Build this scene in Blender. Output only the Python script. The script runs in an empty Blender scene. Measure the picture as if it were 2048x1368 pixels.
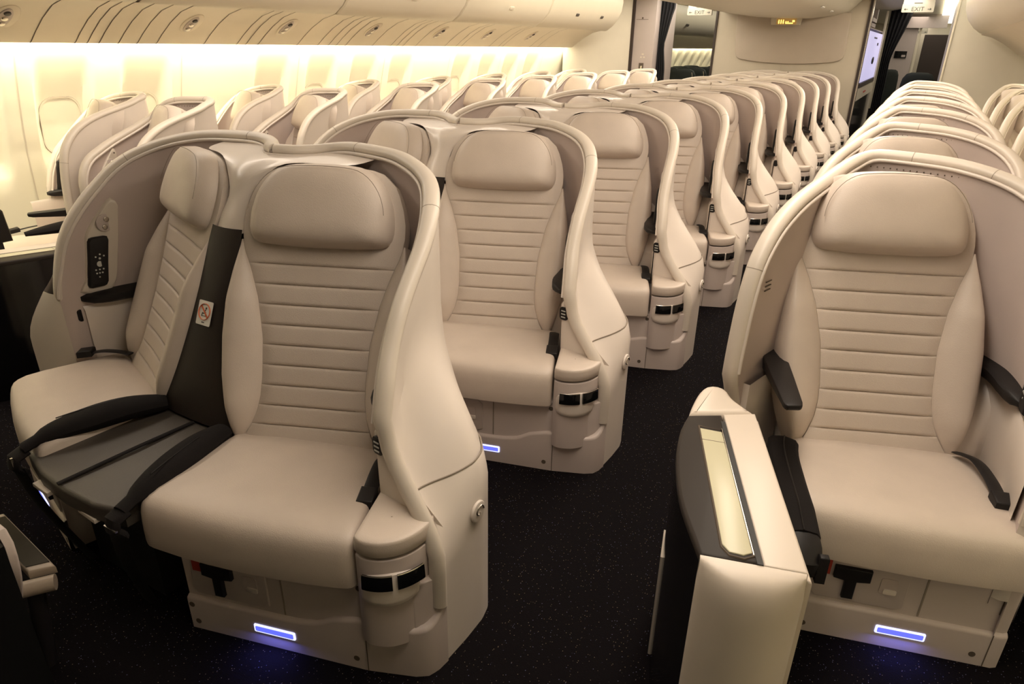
import bpy, bmesh, math, random
from mathutils import Vector, Matrix
random.seed(7)
S = bpy.context.scene
COL = S.collection
R = math.radians
V = Vector

# ------------------------------------------------------------------ camera
cam = bpy.data.cameras.new('camera')
cam.sensor_fit = 'HORIZONTAL'
cam.sensor_width = 36.0
cam.lens = 1344.2 / 2048 * 36.0
cam.clip_start = 0.02
cam.clip_end = 200
co = bpy.data.objects.new('camera', cam)
COL.objects.link(co)
yaw, pit, rol = R(29.566), R(23.920), R(-0.949)
fw = V((-math.sin(yaw) * math.cos(pit), math.cos(yaw) * math.cos(pit), -math.sin(pit)))
rt = V((math.cos(yaw), math.sin(yaw), 0))
dn = fw.cross(rt)
rt2 = rt * math.cos(rol) + dn * math.sin(rol)
dn2 = dn * math.cos(rol) - rt * math.sin(rol)
mw = Matrix((rt2, -dn2, -fw)).transposed().to_4x4()
mw.translation = V((1.729, 0, 1.4863))
co.matrix_world = mw
S.camera = co

# ------------------------------------------------------------------ world, exposure, cabin lights
S.view_settings.view_transform = 'Standard'
S.view_settings.look = 'None'
S.view_settings.exposure = 0.12
S.view_settings.gamma = 1.0
S.view_settings.use_curve_mapping = False
W = bpy.data.worlds.new('World')
S.world = W
W.use_nodes = True
W.node_tree.nodes['Background'].inputs[0].default_value = (1.0, 0.82, 0.6, 1)
W.node_tree.nodes['Background'].inputs[1].default_value = 0.02


def area(name, loc, rot, sx, sy, power, color):
    l = bpy.data.lights.new(name, 'AREA')
    l.shape = 'RECTANGLE'
    l.size, l.size_y = sx, sy
    l.energy = power
    l.color = color
    o = bpy.data.objects.new(name, l)
    COL.objects.link(o)
    o.location = loc
    o.rotation_euler = rot
    return o


WARM = (1.0, 0.86, 0.71)
# ceiling wash lights that run over both aisles
area('ceiling_light', (-1.35, 5.6, 2.10), (0, 0, 0), 0.35, 10.4, 98, WARM)
area('ceiling_light', (1.35, 5.6, 2.10), (0, 0, 0), 0.35, 10.4, 122, WARM)
# sidewall wash lights behind the lower edge of the service panels
area('sidewall_light', (-2.605, 3.9, 1.485), (0, R(8), 0), 0.05, 10.4, 120, (1.0, 0.895, 0.65))
area('sidewall_light', (2.605, 3.9, 1.485), (0, R(-8), 0), 0.05, 10.4, 50, (1.0, 0.895, 0.65))
area('sidewall_light', (-2.605, 15.4, 1.485), (0, R(8), 0), 0.05, 9.0, 50, (1.0, 0.9, 0.65))
area('ceiling_light', (-1.35, 15.5, 2.10), (0, 0, 0), 0.3, 8.0, 10, WARM)
area('ceiling_light', (1.35, 17.5, 2.10), (0, 0, 0), 0.3, 9.0, 30, WARM)

# ------------------------------------------------------------------ materials
MATS = {}


def mat(name, col, rough=0.5, metal=0.0, bump=0.0, bscale=200, var=0.0, vscale=6, emit=None, estr=0, coat=0.0, spec=0.5):
    m = bpy.data.materials.new(name)
    m.use_nodes = True
    nt = m.node_tree
    b = nt.nodes['Principled BSDF']
    b.inputs['Roughness'].default_value = rough
    b.inputs['Metallic'].default_value = metal
    b.inputs['Specular IOR Level'].default_value = spec
    b.inputs['Coat Weight'].default_value = coat
    b.inputs['Base Color'].default_value = (*col, 1)
    tc = nt.nodes.new('ShaderNodeTexCoord')
    if var > 0:
        n = nt.nodes.new('ShaderNodeTexNoise')
        n.inputs['Scale'].default_value = vscale
        n.inputs['Detail'].default_value = 4
        nt.links.new(tc.outputs['Object'], n.inputs['Vector'])
        r = nt.nodes.new('ShaderNodeValToRGB')
        r.color_ramp.elements[0].color = (*[c * (1 - var) for c in col], 1)
        r.color_ramp.elements[1].color = (*[min(1, c * (1 + var)) for c in col], 1)
        r.color_ramp.elements[0].position = 0.35
        r.color_ramp.elements[1].position = 0.65
        nt.links.new(n.outputs['Fac'], r.inputs['Fac'])
        nt.links.new(r.outputs['Color'], b.inputs['Base Color'])
    if bump > 0:
        n2 = nt.nodes.new('ShaderNodeTexNoise')
        n2.inputs['Scale'].default_value = bscale
        n2.inputs['Detail'].default_value = 3
        nt.links.new(tc.outputs['Object'], n2.inputs['Vector'])
        bp = nt.nodes.new('ShaderNodeBump')
        bp.inputs['Strength'].default_value = bump
        bp.inputs['Distance'].default_value = 0.002
        nt.links.new(n2.outputs['Fac'], bp.inputs['Height'])
        nt.links.new(bp.outputs['Normal'], b.inputs['Normal'])
    if emit:
        b.inputs['Emission Color'].default_value = (*emit, 1)
        b.inputs['Emission Strength'].default_value = estr
    MATS[name] = m
    return m


M_LEATHER = mat('cream_leather', (0.60, 0.515, 0.445), 0.45, bump=0.25, bscale=350, var=0.03, vscale=9)
M_PERF = mat('perforated_leather', (0.58, 0.497, 0.428), 0.5, bump=0.6, bscale=600, var=0.03)
M_SHELL = mat('pearl_shell_plastic', (0.71, 0.635, 0.57), 0.36, metal=0.0, var=0.015, coat=0.1)
M_RIM = mat('cream_rim_trim', (0.66, 0.59, 0.51), 0.4, var=0.01)
M_LINER = mat('mauve_liner_fabric', (0.53, 0.445, 0.41), 0.75, bump=0.2, bscale=500, var=0.02)
M_BASE = mat('seat_base_plastic', (0.52, 0.445, 0.41), 0.42, var=0.015)
M_SEAM = mat('dark_seam', (0.10, 0.075, 0.055), 0.8)
M_STITCH = mat('tan_stitching', (0.30, 0.25, 0.20), 0.7)
M_BLACK = mat('black_soft_plastic', (0.012, 0.010, 0.010), 0.5, var=0.1, spec=0.3)
M_GLOSS = mat('black_gloss', (0.006, 0.006, 0.006), 0.12)
M_DKLEATHER = mat('dark_brown_leather', (0.022, 0.0155, 0.013), 0.55, bump=0.2, bscale=300, var=0.1, spec=0.25)
M_DKFAB = mat('black_fabric', (0.010, 0.008, 0.008), 0.85, bump=0.4, bscale=400, var=0.1, spec=0.2)
M_GREYBRN = mat('grey_brown_vinyl', (0.060, 0.050, 0.041), 0.5, bump=0.2, bscale=300, var=0.05)
M_CHROME = mat('brushed_chrome', (0.62, 0.58, 0.52), 0.25, metal=1.0)
M_WHITE = mat('white_label', (0.78, 0.76, 0.70), 0.5)
M_GREYPR = mat('grey_print', (0.45, 0.42, 0.37), 0.5)
M_RED = mat('red_label', (0.42, 0.05, 0.03), 0.5)
M_ORANGE = mat('orange_red_print', (0.62, 0.13, 0.04), 0.5)
M_CARPET = mat('dark_carpet', (0.006, 0.005, 0.0055), 0.95, bump=0.8, bscale=250, spec=0.05)
M_WALL = mat('sidewall_panel', (0.80, 0.76, 0.62), 0.55, var=0.01)
M_SHADE = mat('window_shade', (0.74, 0.69, 0.57), 0.6, var=0.01)
M_CEIL = mat('ceiling_panel', (0.74, 0.69, 0.57), 0.5, var=0.01)
M_BIN = mat('bin_panel', (0.66, 0.60, 0.48), 0.4, var=0.01)
M_PSU = mat('service_panel', (0.74, 0.66, 0.53), 0.45, var=0.015)
M_MONU = mat('monument_laminate', (0.60, 0.55, 0.45), 0.5, var=0.015)
M_BULK = mat('bulkhead_fabric', (0.55, 0.49, 0.39), 0.7, var=0.02, bump=0.2, bscale=300)
M_ART = mat('bulkhead_inset_panel', (0.50, 0.43, 0.35), 0.6, var=0.02)
M_MAUVEP = mat('mauve_panel', (0.44, 0.38, 0.36), 0.5, var=0.02)
M_DARKTRIM = mat('dark_brown_trim', (0.03, 0.018, 0.014), 0.5)
M_CURTAIN = mat('black_curtain_cloth', (0.008, 0.008, 0.010), 0.9, bump=0.3, bscale=200)
M_BRONZE = mat('dark_bronze_lid', (0.026, 0.020, 0.016), 0.5, spec=0.25)
M_BEIGE_SHADED = mat('shaded_beige_plastic', (0.30, 0.245, 0.19), 0.45)  # monitor frame and hinge: shade of the dim corner put into a darker colour
M_TRAY = mat('cream_green_inset', (0.60, 0.57, 0.40), 0.3)
M_CONS = mat('console_cream_plastic', (0.74, 0.655, 0.565), 0.38, var=0.01)
M_EMW = mat('warm_light_diffuser', (0.9, 0.85, 0.7), 0.5, emit=(1.0, 0.86, 0.55), estr=5.0)
M_EMC = mat('ceiling_light_diffuser', (0.9, 0.85, 0.7), 0.5, emit=(1.0, 0.93, 0.75), estr=3.0)
M_BLUE = mat('blue_floor_light', (0.2, 0.2, 0.6), 0.4, emit=(0.12, 0.15, 1.0), estr=1.0)
M_BLUE2 = mat('pale_blue_light_rim', (0.5, 0.5, 0.9), 0.4, emit=(0.55, 0.58, 1.0), estr=1.6)
M_VIOLET = mat('violet_lit_door', (0.66, 0.64, 0.85), 0.35, emit=(0.62, 0.60, 1.0), estr=0.55)  # violet light on the galley door painted as a glow of its own
M_SIGN = mat('sign_face', (0.36, 0.34, 0.28), 0.5)
M_AMBER = mat('amber_symbols', (0.9, 0.6, 0.1), 0.5, emit=(1.0, 0.62, 0.12), estr=2.5)
M_AMBERP = mat('amber_sign_panel', (0.45, 0.30, 0.12), 0.5, emit=(1.0, 0.55, 0.15), estr=0.12)
M_PRINT = mat('dark_print', (0.03, 0.03, 0.03), 0.6)
M_KEYS = mat('pale_key_print', (0.55, 0.55, 0.52), 0.5)
M_SEATDK = mat('dark_green_black_fabric', (0.012, 0.016, 0.013), 0.85)


def carpet_nodes():
    nt = M_CARPET.node_tree
    b = nt.nodes['Principled BSDF']
    tc = nt.nodes.new('ShaderNodeTexCoord')
    v = nt.nodes.new('ShaderNodeTexVoronoi')
    v.inputs['Scale'].default_value = 160
    nt.links.new(tc.outputs['Object'], v.inputs['Vector'])
    r = nt.nodes.new('ShaderNodeValToRGB')
    r.color_ramp.elements[0].position = 0.0
    r.color_ramp.elements[0].color = (1, 1, 1, 1)
    r.color_ramp.elements[1].position = 0.22
    r.color_ramp.elements[1].color = (0, 0, 0, 1)
    nt.links.new(v.outputs['Distance'], r.inputs['Fac'])
    sep = nt.nodes.new('ShaderNodeSeparateColor')
    nt.links.new(v.outputs['Color'], sep.inputs['Color'])
    gt = nt.nodes.new('ShaderNodeMath')
    gt.operation = 'GREATER_THAN'
    gt.inputs[1].default_value = 0.70
    nt.links.new(sep.outputs['Red'], gt.inputs[0])
    mu = nt.nodes.new('ShaderNodeMath')
    mu.operation = 'MULTIPLY'
    nt.links.new(r.outputs['Color'], mu.inputs[0])
    nt.links.new(gt.outputs[0], mu.inputs[1])
    cr = nt.nodes.new('ShaderNodeValToRGB')
    cr.color_ramp.interpolation = 'CONSTANT'
    cr.color_ramp.elements[0].color = (0.42, 0.33, 0.24, 1)
    cr.color_ramp.elements[1].position = 0.6
    cr.color_ramp.elements[1].color = (0.30, 0.30, 0.50, 1)
    nt.links.new(sep.outputs['Green'], cr.inputs['Fac'])
    mx = nt.nodes.new('ShaderNodeMix')
    mx.data_type = 'RGBA'
    nt.links.new(mu.outputs[0], mx.inputs[0])
    mx.inputs[6].default_value = (0.006, 0.0048, 0.0055, 1)
    nt.links.new(cr.outputs['Color'], mx.inputs[7])
    nt.links.new(mx.outputs[2], b.inputs['Base Color'])


carpet_nodes()

# ------------------------------------------------------------------ mesh helpers


def lerp(a, b, t):
    return a + (b - a) * t


def sstep(x):
    x = max(0.0, min(1.0, x))
    return x * x * (3 - 2 * x)


def interp(x, xs, ys):
    if x <= xs[0]:
        return ys[0]
    for i in range(1, len(xs)):
        if x <= xs[i]:
            return lerp(ys[i - 1], ys[i], (x - xs[i - 1]) / (xs[i] - xs[i - 1]))
    return ys[-1]


def catmull(P, n):
    """n points evenly spaced along a Catmull-Rom curve through tuples P."""
    P = [V(p) for p in P]
    out = []
    for i in range(len(P) - 1):
        p0 = P[max(i - 1, 0)]
        p1, p2 = P[i], P[i + 1]
        p3 = P[min(i + 2, len(P) - 1)]
        for k in range(12):
            t = k / 12
            out.append(0.5 * ((2 * p1) + (p2 - p0) * t + (2 * p0 - 5 * p1 + 4 * p2 - p3) * t * t + (3 * p1 - p0 - 3 * p2 + p3) * t ** 3))
    out.append(P[-1])
    return resample(out, n)


def resample(P, n):
    L = [0]
    for i in range(1, len(P)):
        L.append(L[-1] + (P[i] - P[i - 1]).length)
    res = []
    j = 0
    for k in range(n):
        d = L[-1] * k / (n - 1)
        while j < len(P) - 2 and L[j + 1] < d:
            j += 1
        seg = L[j + 1] - L[j]
        t = 0 if seg < 1e-9 else (d - L[j]) / seg
        res.append(P[j].lerp(P[j + 1], max(0, min(1, t))))
    return res


class MB:
    def __init__(s):
        s.v = []
        s.f = []

    def grid(s, rows, cu=False, cv=False, flip=False):
        nr, nc = len(rows), len(rows[0])
        o = len(s.v)
        for r in rows:
            s.v += [V(p) for p in r]
        for i in range(nr if cv else nr - 1):
            for j in range(nc if cu else nc - 1):
                a = o + i * nc + j
                b = o + i * nc + (j + 1) % nc
                c = o + ((i + 1) % nr) * nc + (j + 1) % nc
                d = o + ((i + 1) % nr) * nc + j
                s.f.append((a, d, c, b) if flip else (a, b, c, d))

    def poly(s, pts, flip=False):
        o = len(s.v)
        s.v += [V(p) for p in pts]
        f = list(range(o, o + len(pts)))
        s.f.append(tuple(f[::-1] if flip else f))

    def tube(s, path, ra, rb=None, n=10, up=None, closed=False, caps=True):
        """sweep an ellipse; ra along the side vector, rb along the other."""
        rb = ra if rb is None else rb
        path = [V(p) for p in path]
        rows = []
        N = None
        m = len(path)
        for i, p in enumerate(path):
            if closed:
                t = path[(i + 1) % m] - path[i - 1]
            else:
                t = path[min(i + 1, m - 1)] - path[max(i - 1, 0)]
            t.normalize()
            if up is not None:
                u = up[i] if isinstance(up, list) else V(up)
                N = (u - t * u.dot(t))
            elif N is None:
                u = V((0, 0, 1)) if abs(t.z) < 0.9 else V((1, 0, 0))
                N = t.cross(u)
            else:
                N = N - t * N.dot(t)
            N = N.normalized()
            B = t.cross(N)
            a = ra[i] if isinstance(ra, list) else ra
            b = rb[i] if isinstance(rb, list) else rb
            rows.append([p + N * (a * math.cos(2 * math.pi * k / n)) + B * (b * math.sin(2 * math.pi * k / n)) for k in range(n)])
        s.grid(rows, cu=True, cv=closed)
        if caps and not closed:
            s.poly(rows[0], flip=True)
            s.poly(rows[-1])

    def prism(s, pts, vec, inset=0.0, seg=3):
        """extrude a planar polygon by vec; rounded far edge when inset > 0."""
        pts = [V(p) for p in pts]
        vec = V(vec)
        c = sum(pts, V()) / len(pts)
        n = len(pts)
        nrm = V()
        for i in range(n):
            nrm += (pts[i] - c).cross(pts[(i + 1) % n] - c)
        flip = nrm.dot(vec) < 0
        ln = vec.length
        dirn = vec / ln

        def off(d):
            out = []
            for i in range(n):
                a, p, b = pts[i - 1], pts[i], pts[(i + 1) % n]
                e1 = (p - a).normalized()
                e2 = (b - p).normalized()
                n1 = dirn.cross(e1)
                n2 = dirn.cross(e2)
                if flip:
                    n1, n2 = -n1, -n2
                m = n1 + n2
                l = m.length
                m = m / l if l > 1e-6 else n1
                cosv = max(0.35, m.dot(n1))
                out.append(p + m * (d / cosv))
            return out
        rows = [pts]
        if inset > 0:
            for k in range(seg + 1):
                a = math.pi / 2 * k / seg
                o = off(inset * (1 - math.cos(a)))
                rows.append([q + dirn * (ln - inset + inset * math.sin(a)) for q in o])
        else:
            rows.append([q + vec for q in pts])
        s.grid(rows, cu=True, flip=flip)
        s.poly(rows[-1], flip=flip)
        s.poly(rows[0], flip=not flip)

    def box(s, o, a, b, c, inset=0.0):
        o, a, b, c = V(o), V(a), V(b), V(c)
        s.prism([o, o + a, o + a + b, o + b], c, inset)

    def pillow(s, outline, N, T, n=8, back=0.0, p=2.6, crown=None):
        """cushion: closed outline, rises T along N; sides rounded; optional back depth."""
        outline = [V(q) for q in outline]
        N = V(N).normalized()
        c = sum(outline, V()) / len(outline)
        m = len(outline)
        nrm = V()
        for i in range(m):
            nrm += (outline[i] - c).cross(outline[(i + 1) % m] - c)
        flip = nrm.dot(N) < 0
        rows = []
        if back > 0:
            rows.append([q - N * back for q in outline])
        for k in range(n + 1):
            t = k / n
            r = 1 - t * 0.98
            h = T * (1 - (r ** p)) ** (1 / 2.2)
            rows.append([c + (q - c) * r + N * h for q in outline])
        s.grid(rows, cu=True, flip=flip)
        s.poly(rows[-1], flip=flip)
        if back > 0:
            s.poly(rows[0], flip=not flip)

    def build(s, name, m, parent=None, origin=V((0, 0, 0)), mirror=False, sharp=38, smooth=True, bevel=0.0, extra=None):
        me = bpy.data.meshes.new(name)
        vs = s.v
        if mirror:
            vs = [V((-p.x, p.y, p.z)) for p in vs]
            fs = [tuple(reversed(f)) for f in s.f]
        else:
            fs = s.f
        o3 = V(origin)
        me.from_pydata([p - o3 for p in vs], [], fs)
        bm = bmesh.new()
        bm.from_mesh(me)
        bmesh.ops.remove_doubles(bm, verts=bm.verts, dist=1e-5)
        if bevel > 0:
            es = [e for e in bm.edges if len(e.link_faces) == 2 and e.calc_face_angle(0) > 0.6]
            bmesh.ops.bevel(bm, geom=es, offset=bevel, segments=2, affect='EDGES', profile=0.5)
        bm.to_mesh(me)
        bm.free()
        if smooth:
            me.shade_smooth()
            me.set_sharp_from_angle(angle=R(sharp))
        me.materials.append(m)
        o = bpy.data.objects.new(name, me)
        COL.objects.link(o)
        if parent is not None:
            o.parent = parent
        return o


def empty(name, loc, label=None, cat=None, group=None, rz=0):
    o = bpy.data.objects.new(name, None)
    o.empty_display_size = 0.05
    COL.objects.link(o)
    o.location = loc
    o.rotation_euler = (0, 0, rz)
    tag(o, label, cat, group)
    return o


def tag(o, label=None, cat=None, group=None, kind=None):
    if label:
        o['label'] = label
    if cat:
        o['category'] = cat
    if group:
        o['group'] = group
    if kind:
        o['kind'] = kind
    return o


def struct(mb, name, m, **k):
    return tag(mb.build(name, m, **k), kind='structure')


def copy_tree(o, parent=None, skip=()):
    c = o.copy()
    COL.objects.link(c)
    if parent is not None:
        c.parent = parent
    for ch in list(o.children):
        if ch.name.split('.')[0] in skip:
            continue
        copy_tree(ch, c, skip)
    return c


def circle(c, u, v, r, n=20, a0=0, a1=2 * math.pi, rv=None):
    rv = r if rv is None else rv
    full = abs(a1 - a0 - 2 * math.pi) < 1e-6
    m = n if full else n + 1
    return [V(c) + V(u) * (r * math.cos(a0 + (a1 - a0) * k / n)) + V(v) * (rv * math.sin(a0 + (a1 - a0) * k / n)) for k in range(m)]


def rrect(c, u, v, w, h, r, n=5):
    c, u, v = V(c), V(u), V(v)
    out = []
    for (sx, sy, a) in ((1, 1, 0), (-1, 1, 90), (-1, -1, 180), (1, -1, 270)):
        cc = c + u * (sx * (w / 2 - r)) + v * (sy * (h / 2 - r))
        for k in range(n + 1):
            t = R(a + 90 * k / n)
            out.append(cc + u * (r * math.cos(t)) + v * (r * math.sin(t)))
    return out


def text_mesh(body, size, m, parent, origin, xdir, ydir, name='lettering', depth=0.0006, align='CENTER'):
    """text as a real mesh laid on a face."""
    cu = bpy.data.curves.new(name, 'FONT')
    cu.body = body
    cu.size = size
    cu.extrude = depth
    cu.align_x = align
    cu.align_y = 'CENTER'
    to = bpy.data.objects.new(name, cu)
    COL.objects.link(to)
    dg = bpy.context.evaluated_depsgraph_get()
    me = bpy.data.meshes.new_from_object(to.evaluated_get(dg))
    bpy.data.objects.remove(to)
    x, y = V(xdir).normalized(), V(ydir).normalized()
    z = x.cross(y)
    M = Matrix((x, y, z)).transposed().to_4x4()
    M.translation = V(origin)
    me.transform(M)
    me.materials.clear()
    me.materials.append(m)
    o = bpy.data.objects.new(name, me)
    COL.objects.link(o)
    if parent is not None:
        o.parent = parent
    return o


# ------------------------------------------------------------------ cabin shell
Y0, Y1 = -2.2, 9.25     # this cabin; the next cabin runs on to Y2
Y2 = 22.0
WPROF = [(-2.52, 2.28), (-2.56, 1.8), (-2.60, 1.62), (-2.645, 1.52), (-2.68, 1.45), (-2.715, 1.35), (-2.76, 1.20), (-2.80, 1.05), (-2.84, 0.85), (-2.86, 0.6), (-2.86, 0.4), (-2.83, 0.15), (-2.79, 0.0)]


def wallx(z):
    zs = [p[1] for p in WPROF][::-1]
    xs = [p[0] for p in WPROF][::-1]
    return interp(z, zs, xs)


WIN = {n: 2.403 + 0.5334 * n for n in (-3, -2, -1, 0, 1, 3, 4, 5, 6, 8, 9, 10, 11)}
WIN2 = [12.4 + 0.5334 * n for n in range(16)]


def recess(y, z, wins):
    d = 0.0
    for yc in wins:
        a = abs(y - yc)
        if a < 0.26:
            prof = interp(z, [0.70, 0.80, 0.98, 1.13, 1.25, 1.36, 1.41, 1.43], [0.0, 0.06, 0.085, 0.078, 0.046, 0.016, 0.005, 0.0])
            hw = interp(z, [0.75, 1.1, 1.3, 1.42], [0.150, 0.150, 0.158, 0.165])
            d = max(d, prof * sstep((hw + 0.035 - a) / 0.06))
    return d


def side_wall(name, sx, y0, y1, wins, m, dy=0.02):
    mb = MB()
    zs = [0.0, 0.15, 0.4, 0.6, 0.7] + [0.72 + 0.02 * k for k in range(37)] + [1.46, 1.50, 1.55, 1.62, 1.8, 2.28]
    n = int(round((y1 - y0) / dy))
    rows = []
    for z in zs:
        rows.append([V((sx * (-wallx(z) + (0.16 if sx > 0 else 0.0) + recess(y0 + (y1 - y0) * i / n, z, wins)), y0 + (y1 - y0) * i / n, z)) for i in range(n + 1)])
    mb.grid(rows, flip=(sx > 0))
    return struct(mb, name, m)


side_wall('wall_left', -1, Y0, 9.1, list(WIN.values()), M_WALL)
side_wall('wall_left_aft', -1, 9.1, Y2, WIN2, M_WALL, 0.04)
side_wall('wall_right', 1, Y0, Y2, [], M_WALL, 0.4)

# shades in the recesses
for i, (n, yc) in enumerate(sorted(WIN.items())):
    if n < -1:
        continue
    mb = MB()

    def wp(y, z, off=0.0):
        return V((wallx(z) - recess(y, z, [yc]) + off, y, z))
    rows = []
    ol = rrect((0, yc, 0.975), (0, 1, 0), (0, 0, 1), 0.235, 0.33, 0.085, 6)
    c0 = V((0, yc, 0.975))
    for (sc, of) in ((1.06, 0.001), (1.06, 0.004), (1.0, 0.004), (0.97, -0.006), (0.93, -0.008)):
        rows.append([wp(c0.y + (q.y - c0.y) * sc, c0.z + (q.z - c0.z) * sc, of) for q in ol])
    mb.grid(rows, cu=True, flip=True)
    fr = struct(mb, 'window_%d' % (i + 1), M_SHADE)
    mb = MB()
    rows = []
    for k in range(12):
        r_ = 0.93 * (1 - k / 11.5)
        rows.append([wp(c0.y + (q.y - c0.y) * r_, c0.z + (q.z - c0.z) * r_, -0.007) for q in ol])
    mb.grid(rows, cu=True, flip=True)
    sh = mb.build('window_shade', M_SHADE, fr)
    mb = MB()
    mb.tube([wp(c0.y + (q.y - c0.y) * 1.065, c0.z + (q.z - c0.z) * 1.065, 0.0012) for q in ol], 0.0016, n=6, closed=True)
    mb.build('gasket', M_STITCH, fr)

# panel seams of the sidewall
for i, y in enumerate((1.60, 2.14, 3.19, 4.26, 5.33, 6.4, 7.46, 8.53)):
    mb = MB()
    mb.grid([[V((wallx(z) + 0.0015, y - 0.0035, z)), V((wallx(z) + 0.0015, y + 0.0035, z))] for z in [0.5 + 0.05 * k for k in range(20)]], flip=True)
    struct(mb, 'trim_%d' % (i + 1), M_MONU)

# floor
mb = MB()
mb.grid([[V((-3.0, Y0, 0)), V((3.0, Y0, 0))], [V((-3.0, Y2, 0)), V((3.0, Y2, 0))]])
struct(mb, 'floor', M_CARPET)
# ceiling: vault over each aisle and centre
mb = MB()
prof = [(-2.95, 2.22), (-2.3, 2.20), (-1.98, 2.18), (-1.6, 2.17), (-1.2, 2.17), (-0.95, 2.12), (0, 2.12), (0.95, 2.12), (1.2, 2.17), (1.6, 2.17), (1.98, 2.18), (2.3, 2.20), (2.95, 2.22)]
mb.grid([[V((x, y, z)) for x, z in prof] for y in (Y0, 4.0, 10.4, Y2)], flip=True)
struct(mb, 'ceiling', M_CEIL)
# end walls
mb = MB()
mb.grid([[V((-2.95, Y2 - 0.01, 0)), V((2.95, Y2 - 0.01, 0))], [V((-2.95, Y2 - 0.01, 2.3)), V((2.95, Y2 - 0.01, 2.3))]])
struct(mb, 'wall_aft', M_MONU)
# service panel strip under the bins (left), with its ribs
PSUP = [(-2.16, 1.665), (-2.28, 1.635), (-2.40, 1.575), (-2.50, 1.51), (-2.565, 1.462), (-2.585, 1.452), (-2.60, 1.462), (-2.60, 1.50)]


def psu_strip(sx, y0, y1, name):
    mb = MB()
    ys = [y0 + (y1 - y0) * k / 40 for k in range(41)]
    mb.grid([[V((sx * -x, y, z)) for x, z in PSUP] for y in ys], flip=(sx > 0))
    return mb.build(name, M_PSU)


def psux(z):
    zz = [p[1] for p in PSUP[:6]][::-1]
    xx = [p[0] for p in PSUP[:6]][::-1]
    return interp(z, zz, xx)


o = tag(psu_strip(-1, Y0, 9.12, 'trim_20'), kind='structure')
o = tag(psu_strip(1, Y0, 10.2, 'trim_21'), kind='structure')
o = tag(psu_strip(-1, 10.95, Y2, 'trim_22'), kind='structure')
# dark joints between service panels
mbj = MB()
for y in (2.18, 2.42, 2.49, 2.56, 2.68, 2.80, 2.93, 3.28, 3.55, 3.63, 3.74, 4.12, 4.34, 4.46, 4.55, 4.66, 5.0, 5.25, 5.34, 5.43, 5.62, 6.1, 6.3, 6.4, 6.95, 7.15, 7.24, 7.9, 8.1):
    pts = [(x, z) for x, z in PSUP[:6]]
    mbj.grid([[V((x + 0.0012, y - 0.0028, z - 0.0012)), V((x + 0.0012, y + 0.0028, z - 0.0012))] for x, z in pts], flip=True)
mbj.build('trim_23', M_SEAM, smooth=False)['kind'] = 'structure'

PSULAB = ['nearest the camera at the left edge', 'second from the left edge', 'third from the left edge', 'fourth from the left edge', 'third before the cabin end', 'second before the cabin end', 'last before the cabin end']
for i, y in enumerate((2.0, 3.08, 3.87, 4.81, 5.78, 6.64, 7.59)):
    e = empty('reading_light_unit', (-2.40, y, 1.57), 'oval reading light unit under the left bins, ' + PSULAB[i], 'reading light', 'reading light units under the left bins')
    nrm = V((0.48, 0, -0.877))
    u = V((0, 1, 0))
    v = V((-0.877, 0, -0.48))
    mb = MB()
    mb.prism([V((0, 0, 0)) + q for q in circle((0, 0, 0.004), u, v, 0.066, 24, rv=0.115)], nrm * 0.006, 0.004)
    mb.build('bezel', M_PSU, e)
    mb = MB()
    mb.prism([nrm * 0.006 + q for q in circle((0, -0.008, 0.004), u, v, 0.036, 24, rv=0.085)], nrm * 0.004, 0.002)
    mb.build('lamp_tray', M_BASE, e)
    for k in (-1, 0, 1):
        mb = MB()
        c = nrm * 0.010 + v * (k * 0.048) + V((0, -0.008, 0.004))
        mb.prism([c + q for q in circle((0, 0, 0), u, v, 0.017, 14)], nrm * 0.008, 0.005)
        mb.build('air_nozzle' if k else 'lamp_lens', M_GREYBRN if k == -1 else M_CHROME, e)

# light diffuser strips (what the wall wash is made by)
mb = MB()
mb.box((-2.625, Y0, 1.492), (0.03, 0, 0), (0, 9.1 - Y0, 0), (0, 0, 0.008))
tag(mb.build('light_strip', M_EMW), 'long warm light strip along the left sidewall under the service panels', 'light strip')
mb = MB()
mb.box((-2.625, 11.0, 1.492), (0.03, 0, 0), (0, Y2 - 11.1, 0), (0, 0, 0.008))
tag(mb.build('light_strip', M_EMW), 'warm sidewall light strip seen through the left doorway in the next cabin', 'light strip')
mb = MB()
mb.box((1.72, 5.0, 2.125), (0.26, 0, 0), (0, Y2 - 5.2, 0), (0, 0, 0.01))
tag(mb.build('light_strip', M_EMC), 'bright white ceiling light strip over the right aisle', 'light strip')
mb = MB()
mb.box((-1.72, 6.0, 2.155), (0.5, 0, 0), (0, 9.0, 0), (0, 0, 0.01))
tag(mb.build('light_strip', M_EMC), 'bright ceiling light strip over the left aisle doorway', 'light strip')

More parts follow.
